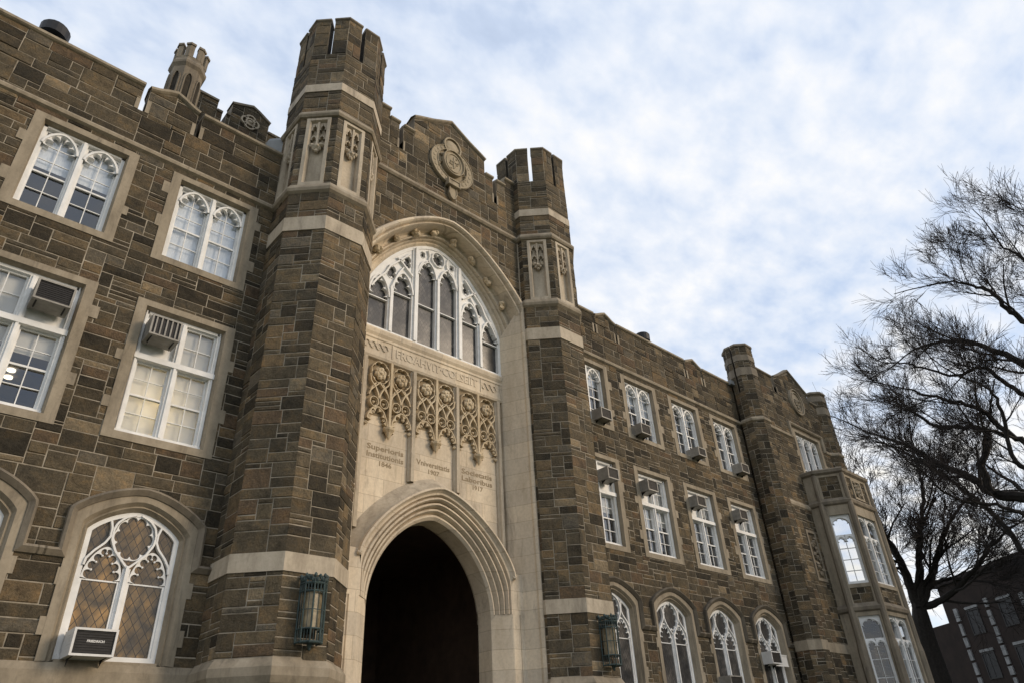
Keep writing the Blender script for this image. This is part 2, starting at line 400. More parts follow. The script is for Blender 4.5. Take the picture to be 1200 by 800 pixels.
def ashlar(mb, fr, s0, s1, t0, t1, holes=(), keep=None, seed=1, unit=0.112, wmin=0.28, wmax=1.05, mort=0.0085, h=(0.005, 0.022), corner=0.0, bias=0.0):
    R = random.Random(seed)
    rows = max(1, int(round((t1-t0)/unit))); uz = (t1-t0)/rows
    cw = 0.06; cols = max(1, int(round((s1-s0)/cw))); us = (s1-s0)/cols
    occ = [bytearray(cols) for _ in range(rows)]
    def edges(a, b, ww):
        if corner and ((abs(a[0]-s0) < 1e-4 and abs(b[0]-s0) < 1e-4) or (abs(a[0]-s1) < 1e-4 and abs(b[0]-s1) < 1e-4)): return 0.0
        return ww
    for r in range(rows):
        c = 0
        while c < cols:
            if occ[r][c]: c += 1; continue
            run = 0
            while c+run < cols and not occ[r][c+run]: run += 1
            hh = R.choices((1, 2, 3, 4), (0.20, 0.50, 0.27, 0.03))[0]; hh = min(hh, rows-r)
            lo = wmin*(0.8 if hh < 3 else 1.0); hi = wmax if hh > 1 else wmax*0.85
            wv = int(R.triangular(lo, hi, (lo+hi)*0.45)/us)
            wv = max(3, wv)
            if run-wv < 4: wv = run if run <= int(wmax/us)+3 else run//2
            ok = hh
            for k in range(1, hh):
                if any(occ[r+k][c:c+wv]): ok = k; break
            hh = ok
            for k in range(hh):
                for j in range(c, c+wv): occ[r+k][j] = 1
            j1 = R.uniform(-0.012, 0.012)
            B = rect(s0+c*us, s0+(c+wv)*us, t0+r*uz, t0+(r+hh)*uz)
            c += wv
            pieces = [B]
            if keep:
                for i in range(len(keep)):
                    pieces = [clip(p, keep[i], keep[(i+1) % len(keep)]) for p in pieces]
                pieces = [p for p in pieces if area(p) > 0.0015]
            for H in holes:
                nx = []
                for p in pieces: nx += subtract(p, H)
                pieces = nx
            bv = min(0.999, max(0.0, R.random()+bias)); hgt = R.uniform(*h); mj = mort*R.uniform(.7, 1.3)
            for p in pieces:
                p1 = inset_same(p, mj, edges)
                p2 = inset_same(p, mj+0.013, edges) if p1 else None
                if not p2:
                    mb.face([fr.pt(q[0], q[1], 0.004) for q in p], 0, bv); continue
                n = len(p)
                if not corner:
                    p1 = [(q[0]+R.uniform(-.004, .004), q[1]+R.uniform(-.004, .004)) for q in p1]
                    p2 = [(q[0]+R.uniform(-.007, .007), q[1]+R.uniform(-.007, .007)) for q in p2]
                cx = sum(q[0] for q in p2)/n; cy = sum(q[1] for q in p2)/n
                tp = []
                for q in p2:
                    s = q[0]; dd = hgt*R.uniform(0.4, 1.25)
                    if corner:
                        if abs(s-s0) < 1e-4: s -= corner*hgt; dd = hgt
                        elif abs(s-s1) < 1e-4: s += corner*hgt; dd = hgt
                    tp.append(fr.pt(s, q[1], dd))
                a0 = [fr.pt(q[0], q[1], 0) for q in p]; a1 = [fr.pt(q[0], q[1], 0) for q in p1]
                for i in range(n):
                    k = (i+1) % n
                    if edges(p[i], p[k], 1.0) > 0: mb.face([a0[i], a0[k], a1[k], a1[i]], 1)
                    mb.face([a1[i], a1[k], tp[k], tp[i]], 0, bv)
                ctr = fr.pt(cx+R.uniform(-.05, .05)*0.5, cy+R.uniform(-.03, .03)*0.5, hgt*R.uniform(0.9, 1.5))
                for i in range(n): mb.face([tp[i], tp[(i+1) % n], ctr], 0, bv)

# curves
def arch_pts(W, zs, H, p=1.6, r=0.8, n=24, legs=None):
    """pointed arch from left to right, optional vertical legs down to z=legs"""
    pts = []
    for i in range(n+1):
        q = -1+2*i/n
        x = math.copysign(abs(math.sin(q*PI/2))**0.9, q) if r < 1 else q
        pts.append((x*W, zs+H*max(0.0, 1-abs(x)**p)**r))
    if legs is not None: pts = [(-W, legs)] + pts + [(W, legs)]
    return pts
def gothic(x0, x1, zs, za, n=12):
    """two-centred pointed arch"""
    xm = (x0+x1)/2; w = (x1-x0)/2; H = za-zs
    pts = []
    for i in range(2*n+1):
        u = -1+i/n
        pts.append((xm+u*w, zs+H*max(0.0, 1-abs(u)**1.75)**0.62))
    return pts
def cusped(path, base, cusp, foils):
    """inner line of a cusped arch; offset to the right side of travel"""
    # arc-length parameter
    ds = [0]
    for a, b in zip(path, path[1:]): ds.append(ds[-1]+math.hypot(b[0]-a[0], b[1]-a[1]))
    out = []; nn = offs(path, -1.0)
    for i, p in enumerate(path):
        u = ds[i]/ds[-1]*foils; f = u-math.floor(u)
        k = base + cusp*(1-math.sqrt(max(0.0, 1-(2*f-1)**2)))
        dx, dy = nn[i][0]-p[0], nn[i][1]-p[1]; l = math.hypot(dx, dy) or 1
        out.append((p[0]+dx/l*k, p[1]+dy/l*k))
    return out
def resample(path, n, closed=False):
    pp = list(path)+([path[0]] if closed else [])
    ds = [0]
    for a, b in zip(pp, pp[1:]): ds.append(ds[-1]+math.hypot(b[0]-a[0], b[1]-a[1]))
    out = []; j = 0
    m = n if closed else n-1
    for i in range(n):
        t = ds[-1]*i/m
        while j < len(ds)-2 and ds[j+1] < t: j += 1
        k = (t-ds[j])/((ds[j+1]-ds[j]) or 1)
        out.append((pp[j][0]+(pp[j+1][0]-pp[j][0])*k, pp[j][1]+(pp[j+1][1]-pp[j][1])*k))
    return out
def circ(cx, cz, rx, rz=None, n=24, a0=0.0):
    rz = rx if rz is None else rz
    return [(cx+rx*math.cos(a0-2*PI*i/n), cz+rz*math.sin(a0-2*PI*i/n)) for i in range(n)]   # clockwise: inside is on the right
def foil_eye(mb, fr, cx, cz, rx, rz, foils, base, cusp, d0, d1, m=0, a0=PI/2):
    n = foils*8
    A = circ(cx, cz, rx, rz, n, a0)
    B = []
    for i, p in enumerate(A):
        f = (i % 8)/8
        k = base+cusp*(1-math.sqrt(max(0, 1-(2*f-1)**2)))
        l = math.hypot(p[0]-cx, p[1]-cz)
        B.append((p[0]-(p[0]-cx)/l*k, p[1]-(p[1]-cz)/l*k))
    ribbon(mb, fr, A, B, d0, d1, True, m, 0.18)

# ------------------------------------------------------------------ scene-graph helpers
def empty(name, loc, label, cat, group=None):
    o = bpy.data.objects.new(name, None); COL.objects.link(o); o.location = loc
    o['label'] = label; o['category'] = cat
    if group: o['group'] = group
    return o
def tag(o, label=None, cat=None, group=None, kind=None):
    if label: o['label'] = label
    if cat: o['category'] = cat
    if group: o['group'] = group
    if kind: o['kind'] = kind
    return o
def ray(u, v):
    return ((u-600)/819.486*r2 - (v-400)/819.486*u2 + fwd).normalized()
def text_mesh(body, size, fr, s, t, d, width=None, bold=0.0, ext=0.004):
    cu = bpy.data.curves.new('text', 'FONT'); cu.body = body; cu.size = size; cu.align_x = 'CENTER'; cu.align_y = 'CENTER'
    cu.extrude = ext; cu.offset = bold; cu.resolution_u = 2
    o = bpy.data.objects.new('text', cu); COL.objects.link(o)
    bpy.context.view_layer.update()
    dg = bpy.context.evaluated_depsgraph_get()
    me = bpy.data.meshes.new_from_object(o.evaluated_get(dg))
    bpy.data.objects.remove(o)
    xs = [v.co.x for v in me.vertices]; wd = max(xs)-min(xs); k = (width/wd) if width else 1.0
    V = [fr.pt(s+v.co.x*k, t+v.co.y, d+v.co.z) for v in me.vertices]
    F = [tuple(p.vertices) for p in me.polygons]
    bpy.data.meshes.remove(me)
    return V, F
def add_text(mb, *a, m=0, **k):
    V, F = text_mesh(*a, **k); i = len(mb.v); mb.v.extend(V)
    for f in F: mb.f.append(tuple(x+i for x in f)); mb.m.append(m); mb.a.append(0.0)

# ================================================================== GROUND
g = MB(); g.face([Vector((-600, -600, 0)), Vector((900, -600, 0)), Vector((900, 900, 0)), Vector((-600, 900, 0))])
tag(g.build('lawn', M_GRASS), kind='structure')
g = MB(); g.face([Vector((-20, -6.5, .004)), Vector((60, -6.5, .004)), Vector((60, -3.5, .004)), Vector((-20, -3.5, .004))])
g.face([Vector((8.4, -3.5, .004)), Vector((12.3, -3.5, .004)), Vector((12.3, -0.34, .004)), Vector((8.4, -0.34, .004))])
tag(g.build('path', M_PATH), kind='structure')

# ================================================================== BUILDING
AX = 10.36                       # axis of the entrance bay
TL, TR = 6.27, 14.45             # tower centres
TY, TA = -0.37, 1.22             # tower centre depth, apothem
BLD = empty('stone_building', (AX, 0, 0), 'long brown stone college building with octagonal towers beside its pale arched entrance', 'building')
def part(mb, name, mats, parent=None, smooth=False):
    """link a mesh as part (or sub-part) of the building; the root sits at (AX,0,0)"""
    o = mb.build(name, mats, None, smooth)
    p = parent or BLD
    o.parent = p
    o.matrix_parent_inverse = Matrix.Identity(4)
    off = Vector((AX, 0, 0)) if parent is None else Vector((0, 0, 0))
    if parent is None:
        o.location = -off
    return o
F0 = front(0.0)
US, UH, MS, MH = 11.52, 14.10, 7.31, 10.46
WX_L = [0.73, 3.60]; WX_R = [17.02, 19.89, 22.78, 25.68]
GSILL, STR = 3.42, 14.22
def gw_hole(cx):
    pts = arch_pts(1.04, 5.82, 0.50, 1.6, 0.8, 9, GSILL-.02)
    return [(cx+p[0], p[1]) for p in reversed(pts)][::1]
def ccw(p):
    s = sum(p[i][0]*p[(i+1) % len(p)][1]-p[(i+1) % len(p)][0]*p[i][1] for i in range(len(p)))
    return p if s > 0 else p[::-1]
def wing(x0, x1, xs, seed):
    holes = []
    for cx in xs:
        holes += [rect(cx-1.0, cx+1.0, US+.04, UH-.04), rect(cx-1.0, cx+1.0, MS+.04, MH-.04), ccw(gw_hole(cx))]
    mb = MB(); ashlar(mb, F0, x0, x1, 0.0, 14.36, holes, seed=seed)
    part(mb, 'facade_wall', [M_STONE, M_MORTAR])
wing(-7.0, 5.06, WX_L, 11)
wing(15.66, 27.2, WX_R, 12)

# --- parapets: list of (x0, x1, top profile points) separated by arrow slits
def parapet(segs, zbot, fr, seed, slitbot, d_back=-0.4, mats=(M_STONE, M_MORTAR)):
    a = MB(); cp = MB(); core = MB()
    for i, top in enumerate(segs):
        x0, x1 = top[0][0], top[-1][0]
        poly = [(x0, slitbot), (x1, slitbot)] + top[::-1]
        prism(core, fr, poly, d_back, -0.003)
        zt = max(p[1] for p in top)
        ashlar(a, fr, x0, x1, slitbot, zt, keep=ccw(poly) if len(top) > 2 else None, seed=seed+i, unit=0.14, wmin=.3, wmax=1.1, h=(0.006, 0.03))
        # coping: sloped on top, with a drip
        path = resample_keep(top)
        sweep2(cp, fr, path, [(0.0, d_back-.05), (0.10, d_back-.05), (0.17, -.12), (0.10, 0.085), (0.03, 0.085), (0.0, 0.045), (-0.02, 0.0)])
        for (q, sgn) in ((top[0], -1), (top[-1], 1)):
            s = q[0]
            cp.face([fr.pt(s+sgn*.004, q[1]-.02, d_back-.05), fr.pt(s+sgn*.004, q[1]+.10, d_back-.05), fr.pt(s+sgn*.004, q[1]+.17, -.12), fr.pt(s+sgn*.004, q[1]+.10, .085), fr.pt(s+sgn*.004, q[1]+.03, .085), fr.pt(s+sgn*.004, q[1], .045)])
        if i > 0: box(cp, fr, x0, x0+0.09, slitbot-.02, slitbot+0.38, -.2, 0.03)
        if i < len(segs)-1: box(cp, fr, x1-0.09, x1, slitbot-.02, slitbot+0.38, -.2, 0.03)
    X0, X1 = segs[0][0][0], segs[-1][-1][0]
    ashlar(a, fr, X0, X1, zbot, slitbot, seed=seed+77, unit=0.14, wmin=.3, wmax=1.1, h=(0.006, 0.03))
    box(core, fr, X0, X1, zbot, slitbot-.004, d_back, -0.003)
    o = part(a, 'parapet', list(mats))
    part(core, 'parapet_backing', M_LIMED, o).location = (0, 0, 0)
    part(cp, 'coping', M_LIMEF, o)
    return o
def resample_keep(top): return list(top)
def ogee(x0, x1, z0, rise):
    xm = (x0+x1)/2
    return [(x0, z0), (x0+(xm-x0)*.35, z0+rise*.28), (x0+(xm-x0)*.7, z0+rise*.72), (xm, z0+rise), (xm+(x1-xm)*.3, z0+rise*.72), (xm+(x1-xm)*.65, z0+rise*.28), (x1, z0)]
ZP = 16.22
parapet([[(-7, ZP), (1.43, ZP)], ogee(1.58, 2.74, 16.20, .26), [(2.86, ZP-.03), (5.03, ZP-.03)]], 14.36, F0, 21, 15.46)
parapet([[(15.68, ZP), (17.66, ZP)], ogee(17.76, 18.90, 16.20, .26), [(19.01, ZP), (23.42, ZP)], ogee(23.54, 24.68, 16.20, .26), [(24.80, ZP), (27.2, ZP)]], 14.36, F0, 25, 15.46)
# --- strings
PROF = [(0.0, STR), (0.085, STR+.05), (0.10, STR+.12), (0.085, STR+.16), (0.0, STR+.24)]
for a, b in ((-7.0, 5.06), (15.66, 27.12)):
    mb = MB(); hband(mb, [(a, 0), (b, 0)], PROF); part(mb, 'string_course', M_LIMEF)
    mb = MB(); hband(mb, [(a, 0), (b, 0)], [(-.01, 3.0), (0.05, 3.0), (0.055, 3.30), (0.02, GSILL), (-.01, GSILL)]); part(mb, 'sill_course', M_LIMEF)

# --- windows
def W(fr, cx): return Fr(fr.o + fr.u*cx, fr.u, fr.n)
def pane_plane(fr, poly, d, parent, m):
    mb = MB(); mb.face([fr.pt(s, t, d) for s, t in poly]); return part(mb, 'pane', m, parent)
def surround_rect(fr, ow, oz0, oz1, iw, iz0, iz1, R, d=0.03):
    mb = MB()
    A = [(-ow, oz0), (ow, oz0), (ow, oz1), (-ow, oz1)]; B = [(-iw, iz0+.02), (iw, iz0+.02), (iw, iz1), (-iw, iz1)]
    C = [(-iw+.035, iz0+.035), (iw-.035, iz0+.035), (iw-.035, iz1-.035), (-iw+.035, iz1-.035)]
    loop = lambda P, dd: [fr.pt(s, t, dd) for s, t in P]
    mb.grid([loop(A, -.02), loop(A, d), loop(B, d), loop(C, -.10), loop(C, -.30)], closed=True)
    for sg in (-1, 1):
        z = oz0 + R.uniform(.5, .9)
        while z < oz1-.5:
            hh = R.uniform(.22, .34); ex = R.uniform(.10, .17)
            box(mb, fr, min(sg*(ow-.02), sg*(ow+ex)), max(sg*(ow-.02), sg*(ow+ex)), z, z+hh, -.02, d-.004)
            z += R.uniform(.95, 1.5)
    return mb
def bar(mb, fr, s0, s1, t0, t1, d0, d1): box(mb, fr, s0, s1, t0, t1, d0, d1)
def sash(mb, fr, s0, s1, t0, t1, nx, nz, d0, d1, fw=.04, mw=.018):
    bar(mb, fr, s0, s0+fw, t0, t1, d0, d1); bar(mb, fr, s1-fw, s1, t0, t1, d0, d1)
    bar(mb, fr, s0+fw, s1-fw, t0, t0+fw*1.2, d0, d1); bar(mb, fr, s0+fw, s1-fw, t1-fw, t1, d0, d1)
    for i in range(1, nx):
        s = s0+(s1-s0)*i/nx; bar(mb, fr, s-mw/2, s+mw/2, t0+fw, t1-fw, d0+.004, d1-.008)
    for j in range(1, nz):
        t = t0+(t1-t0)*j/nz; bar(mb, fr, s0+fw, s1-fw, t-mw/2, t+mw/2, d0+.006, d1-.010)
def head_plate(mb, fr, s0, s1, zs, za, zt, d0, d1, cusp=.085, foils=5, base=.03, plate=True):
    """white cusped light head with its spandrel"""
    path = resample(gothic(s0, s1, zs, za, 20), 61)
    inn = cusped(path, base, cusp, foils)
    ribbon(mb, fr, path, inn, d0, d1, False, 0, 0.0)
    rib(mb, fr, path, .045 if plate else .075, d0, d1+.035, bevel=.2)
    # little balls on the cusps
    if plate:
        A = path; B = [(p[0], zt) for p in path]
        ribbon(mb, fr, A, B, d0, d1-.01)
def upper_window(cx, fr0, seed, blind=None, three=False, z0=US, z1=UH, hw=1.05, sw=True):
    R = random.Random(seed); fr = W(fr0, cx)
    iw = hw-.20; a, b = z0+.17, z1-.17
    win = MB(); dF = -.12
    fw = .075
    # outer frame and mullions
    bar(win, fr, -iw+.03, -iw+.03+fw, a, b, -.28, dF); bar(win, fr, iw-.03-fw, iw-.03, a, b, -.28, dF)
    bar(win, fr, -iw+.03, iw-.03, a, a+.07, -.28, dF+.03); bar(win, fr, -iw+.03, iw-.03, b-.05, b, -.28, dF)
    nl = 3 if three else 2
    x0, x1 = -iw+.03+fw, iw-.03-fw; mw = .13
    lw = (x1-x0-(nl-1)*mw)/nl
    lights = [(x0+k*(lw+mw), x0+k*(lw+mw)+lw) for k in range(nl)]
    for k in range(nl-1):
        s = lights[k][1]
        prism(win, fr, rect(s, s+mw, a+.07, b-.05), -.28, dF)
        prism(win, fr, rect(s+.035, s+mw-.035, a+.07, b-.05), dF, dF+.045)
    zs = b-.50; za = b-.085
    for s0, s1 in lights:
        head_plate(win, fr, s0, s1, zs, za, b-.05, -.24, -.13, foils=5, cusp=.13, base=.02, plate=False)
        zm = a+.07+(b-a)*.42
        sash(win, fr, s0, s1, a+.07, zm+.03, 2, 2, -.23, -.185)
        sash(win, fr, s0, s1, zm, b-.06, 2, 3, -.255, -.215)
    o = part(win, 'window', M_WHITE)
    part(surround_rect(fr, hw, z0, z1, iw, a-.03, b+.03, R), 'stone_surround', M_LIMEF, o)
    for s0, s1 in lights: pane_plane(fr, rect(s0, s1, a+.07, b-.05), -.238, o, M_GLASS)
    if blind:
        mb = MB()
        for (s0, s1), f in zip(lights, blind):
            if f > 0: box(mb, fr, s0-.02, s1+.02, b-(b-a)*f, b-.02, -.33, -.32)
        part(mb, 'curtain', M_CURT, o)
    return o
def middle_window(cx, fr0, seed, blind=(0, 0, 0, 0), acl=None):
    R = random.Random(seed); fr = W(fr0, cx)
    hw = 1.05; z0, z1 = MS, MH; iw = hw-.20; a, b = z0+.17, z1-.17
    win = MB(); dF = -.12; fw = .085
    bar(win, fr, -iw+.03, -iw+.03+fw, a, b, -.28, dF); bar(win, fr, iw-.03-fw, iw-.03, a, b, -.28, dF)
    bar(win, fr, -iw+.03+.02, -iw+.03+.05, a, b, dF, dF+.025); bar(win, fr, iw-.08, iw-.05, a, b, dF, dF+.025)
    bar(win, fr, -iw+.03, iw-.03, a, a+.08, -.28, dF+.03); bar(win, fr, -iw+.03, iw-.03, b-.07, b, -.28, dF)
    mw = .13; bar(win, fr, -mw/2, mw/2, a+.08, b-.07, -.28, dF+.002); bar(win, fr, -mw/2+.04, mw/2-.04, a+.08, b-.07, dF, dF+.04)
    zt = 9.20; bar(win, fr, -iw+.03, iw-.03, zt-.06, zt+.06, -.275, dF+.05)
    L0, L1 = -iw+.03+fw, iw-.03-fw
    panes = []
    for (s0, s1), k in (((L0, -mw/2), 0), ((mw/2, L1), 1)):
        zm = 8.36
        sash(win, fr, s0, s1, a+.08, zm+.03, 2, 2, -.23, -.18); sash(win, fr, s0, s1, zm-.01, zt-.06, 2, 2, -.26, -.215)
        if acl == k:
            box(win, fr, s0, s1, zt+.06, b-.07, -.25, -.22)
        else: sash(win, fr, s0, s1, zt+.06, b-.07, 2, 2, -.24, -.19)
        panes.append(rect(s0, s1, a+.08, zt-.06))
        if acl != k: panes.append(rect(s0, s1, zt+.06, b-.07))
    o = part(win, 'window', M_WHITE)
    part(surround_rect(fr, hw, z0, z1, iw, a-.03, b+.03, R), 'stone_surround', M_LIMEF, o)
    for p in panes: pane_plane(fr, p, -.237, o, M_GLASS)
    mb = MB(); n = 0
    for (s0, s1), f in (((L0, -mw/2), blind[0]), ((mw/2, L1), blind[1])):
        if f > 0:
            box(mb, fr, s0-.03, s1+.03, b-(b-a)*f, b, -.33, -.32); n += 1
    if n: part(mb, 'roller_blind', M_BLIND, o)
    return o
def ground_window(cx, fr0, seed, glass, hood=None):
    R = random.Random(seed); fr = W(fr0, cx)
    z0 = GSILL
    iw = .80; inner = arch_pts(iw, 5.62, .43, 1.6, .8, 28, z0+.03); outer = arch_pts(1.07, 5.83, .52, 1.6, .8, 28, z0)
    mid = arch_pts(.93, 5.70, .50, 1.6, .8, 28, z0+.01)
    sr = MB(); ruled(sr, fr, [(outer, -.02), (outer, .035), (mid, .035), (arch_pts(.885, 5.65, .49, 1.6, .8, 28, z0+.01), -.05), (arch_pts(.85, 5.64, .47, 1.6, .8, 28, z0+.02), -.03), (inner, -.14), (inner, -.32)])
    for sg in (-1, 1):
        for z in (3.75, 4.6, 5.2):
            zz = z+R.uniform(-.1, .1); ex = R.uniform(.02, .12)
            box(sr, fr, min(sg*1.04, sg*(1.06+ex)), max(sg*1.04, sg*(1.06+ex)), zz, zz+.28, -.02, .031)
    prism(sr, fr, [(-iw, z0-.02), (iw, z0-.02), (iw, z0+.05), (-iw, z0+.05)], -.32, -.02)
    win = MB(); d0, d1 = -.26, -.15
    fr_in = arch_pts(iw-.085, 5.60, .37, 1.6, .8, 28, z0+.05)
    ribbon(win, fr, arch_pts(iw, 5.62, .43, 1.6, .8, 28, z0+.05), fr_in, d0-.02, d1)
    bar(win, fr, -iw+.05, iw-.05, z0+.05, z0+.14, d0, d1+.02)
    zm = 5.02
    bar(win, fr, -.065, .065, z0+.14, zm, d0, d1); bar(win, fr, -.025, .025, z0+.14, zm+.04, d1, d1+.05)
    for sg in (-1, 1):
        # S-curved rib: mullion head swings out to the frame shoulder and encloses the top eye
        eye = [(0.0, zm), (sg*.10, zm+.10), (sg*.26, zm+.27), (sg*.36, zm+.46), (sg*.375, zm+.62), (sg*.33, zm+.78), (sg*.22, zm+.90), (sg*.05, zm+.975)]
        rib(win, fr, resample(eye, 24), .05, d0, d1+.03, bevel=.15)
        li = [(sg*.715, zm-.02), (sg*.70, zm+.10), (sg*.60, zm+.25), (sg*.46, zm+.40), (sg*.40, zm+.52), (sg*.40, zm+.66), (sg*.44, zm+.80)]
        rib(win, fr, resample(li, 24), .05, d0, d1+.03, bevel=.15)
        # cusped light head
        s0, s1 = (.06, .715) if sg > 0 else (-.715, -.06)
        path = resample(gothic(s0, s1, zm-.22, zm+.34, 20), 73)
        ribbon(win, fr, path, cusped(path, .025, .085, 8), d0+.02, d1-.01)
        bar(win, fr, min(s0, s1), max(s0, s1), zm-.26, zm-.235, d0+.01, d1-.03)
        bar(win, fr, s0, s0+.04, z0+.14, zm-.24, d0, d1-.02); bar(win, fr, s1-.04, s1, z0+.14, zm-.24, d0, d1-.02)
        for k in range(1, 8):
            j = int(round(72*k/8)); q = cusped(path, .035, .085, 8)[j]
            blob(win, fr.pt(q[0], q[1], d1-.02), .022, k, jit=0)
    foil_eye(win, fr, 0, zm+.55, .35, .41, 10, .02, .075, d0+.02, d1-.01)
    o = part(win, 'window', M_WHITE)
    part(sr, 'stone_surround', M_LIMEF, o)
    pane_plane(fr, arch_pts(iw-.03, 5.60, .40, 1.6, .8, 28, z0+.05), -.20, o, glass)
    hd = MB()
    hp = [(-1.40, 5.10), (-1.12, 5.10), (-1.12, 5.82)] + arch_pts(1.12, 5.86, .52, 1.6, .8, 22)[1:-1] + [(1.12, 5.82), (1.12, 5.10), (1.40, 5.10)]
    sweep2(hd, fr, hp, [(-.075, -.01), (-.06, .06), (-.01, .10), (.03, .13), (.075, .10), (.085, -.01)])
    part(hd, 'hood_mould', hood or M_LIMED, o)
    return o
upper_window(WX_L[0], F0, 1, (.45, .45)); upper_window(WX_L[1], F0, 2, (.95, .95))
middle_window(WX_L[0], F0, 3, (.55, .58), 1); middle_window(WX_L[1], F0, 4, (.965, .975), 0)
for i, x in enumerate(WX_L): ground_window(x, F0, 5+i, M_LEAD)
for i, x in enumerate(WX_R):
    upper_window(x, F0, 10+i, ((0, .3), (.4, .5), (0, .3), (0, 0))[i])
    middle_window(x, F0, 20+i, ((.5, .6), (.65, .6), (.3, .3), (.2, .3))[i], 1 if i == 0 else 0)
    ground_window(x, F0, 30+i, M_LEADG, M_DARKLIME)
for a, b in ((-1.3, -0.66), (2.12, 2.22), (4.98, 5.05), (15.64, 15.7), (18.42, 18.5), (21.28, 21.4), (24.17, 24.3), (27.05, 27.15)):
    mb = MB(); sweep2(mb, F0, [(a-.02, 5.10), (b+.02, 5.10)], [(-.075, -.01), (-.06, .06), (-.01, .10), (.03, .13), (.075, .10), (.085, -.01)]); part(mb, 'drip_course', M_LIMED)

# --- rooms behind the windows and the roof
mb = MB()
for a, b in ((-7.0, 7.4), (13.4, 27.3)):
    box(mb, F0, a, b, 0.0, 15.3, -8.1, -8.0)
    for z in (2.6, 6.85, 11.0, 14.6): box(mb, F0, a, b, z, z+.35, -8.0, -.33)
    box(mb, F0, a-.1, a, 0, 15.3, -8.1, -.33); box(mb, F0, b, b+.1, 0, 15.3, -8.1, -.33)
box(mb, F0, 4.9, 5.0, 0, 15.0, -8.0, -.33); box(mb, F0, 15.72, 15.82, 0, 15.0, -8.0, -.33)
part(mb, 'interior_room', M_ROOM)
mb = MB(); box(mb, F0, -7, 27.3, 15.31, 15.45, -14, -.42); box(mb, F0, 26.9, 35.3, 16.2, 16.4, -14, .2); box(mb, F0, 7.4, 13.3, 18.2, 18.35, -9, .2)
part(mb, 'roof', M_ROOF)
mb = MB()
for bx in ((-7.1, -7.0, 0, 15.3, -14, 0), (-7, 35.4, 0, 16, -14.1, -14), (35.3, 35.4, 0, 17, -14, .3), (5.2, 7.4, 14, 18.2, -9, -1.2), (13.3, 15.5, 14, 18.2, -9, -1.2), (7.4, 13.3, 14, 18.2, -9.1, -9)): box(mb, F0, *bx)
part(mb, 'rear_wall', M_LIMED)

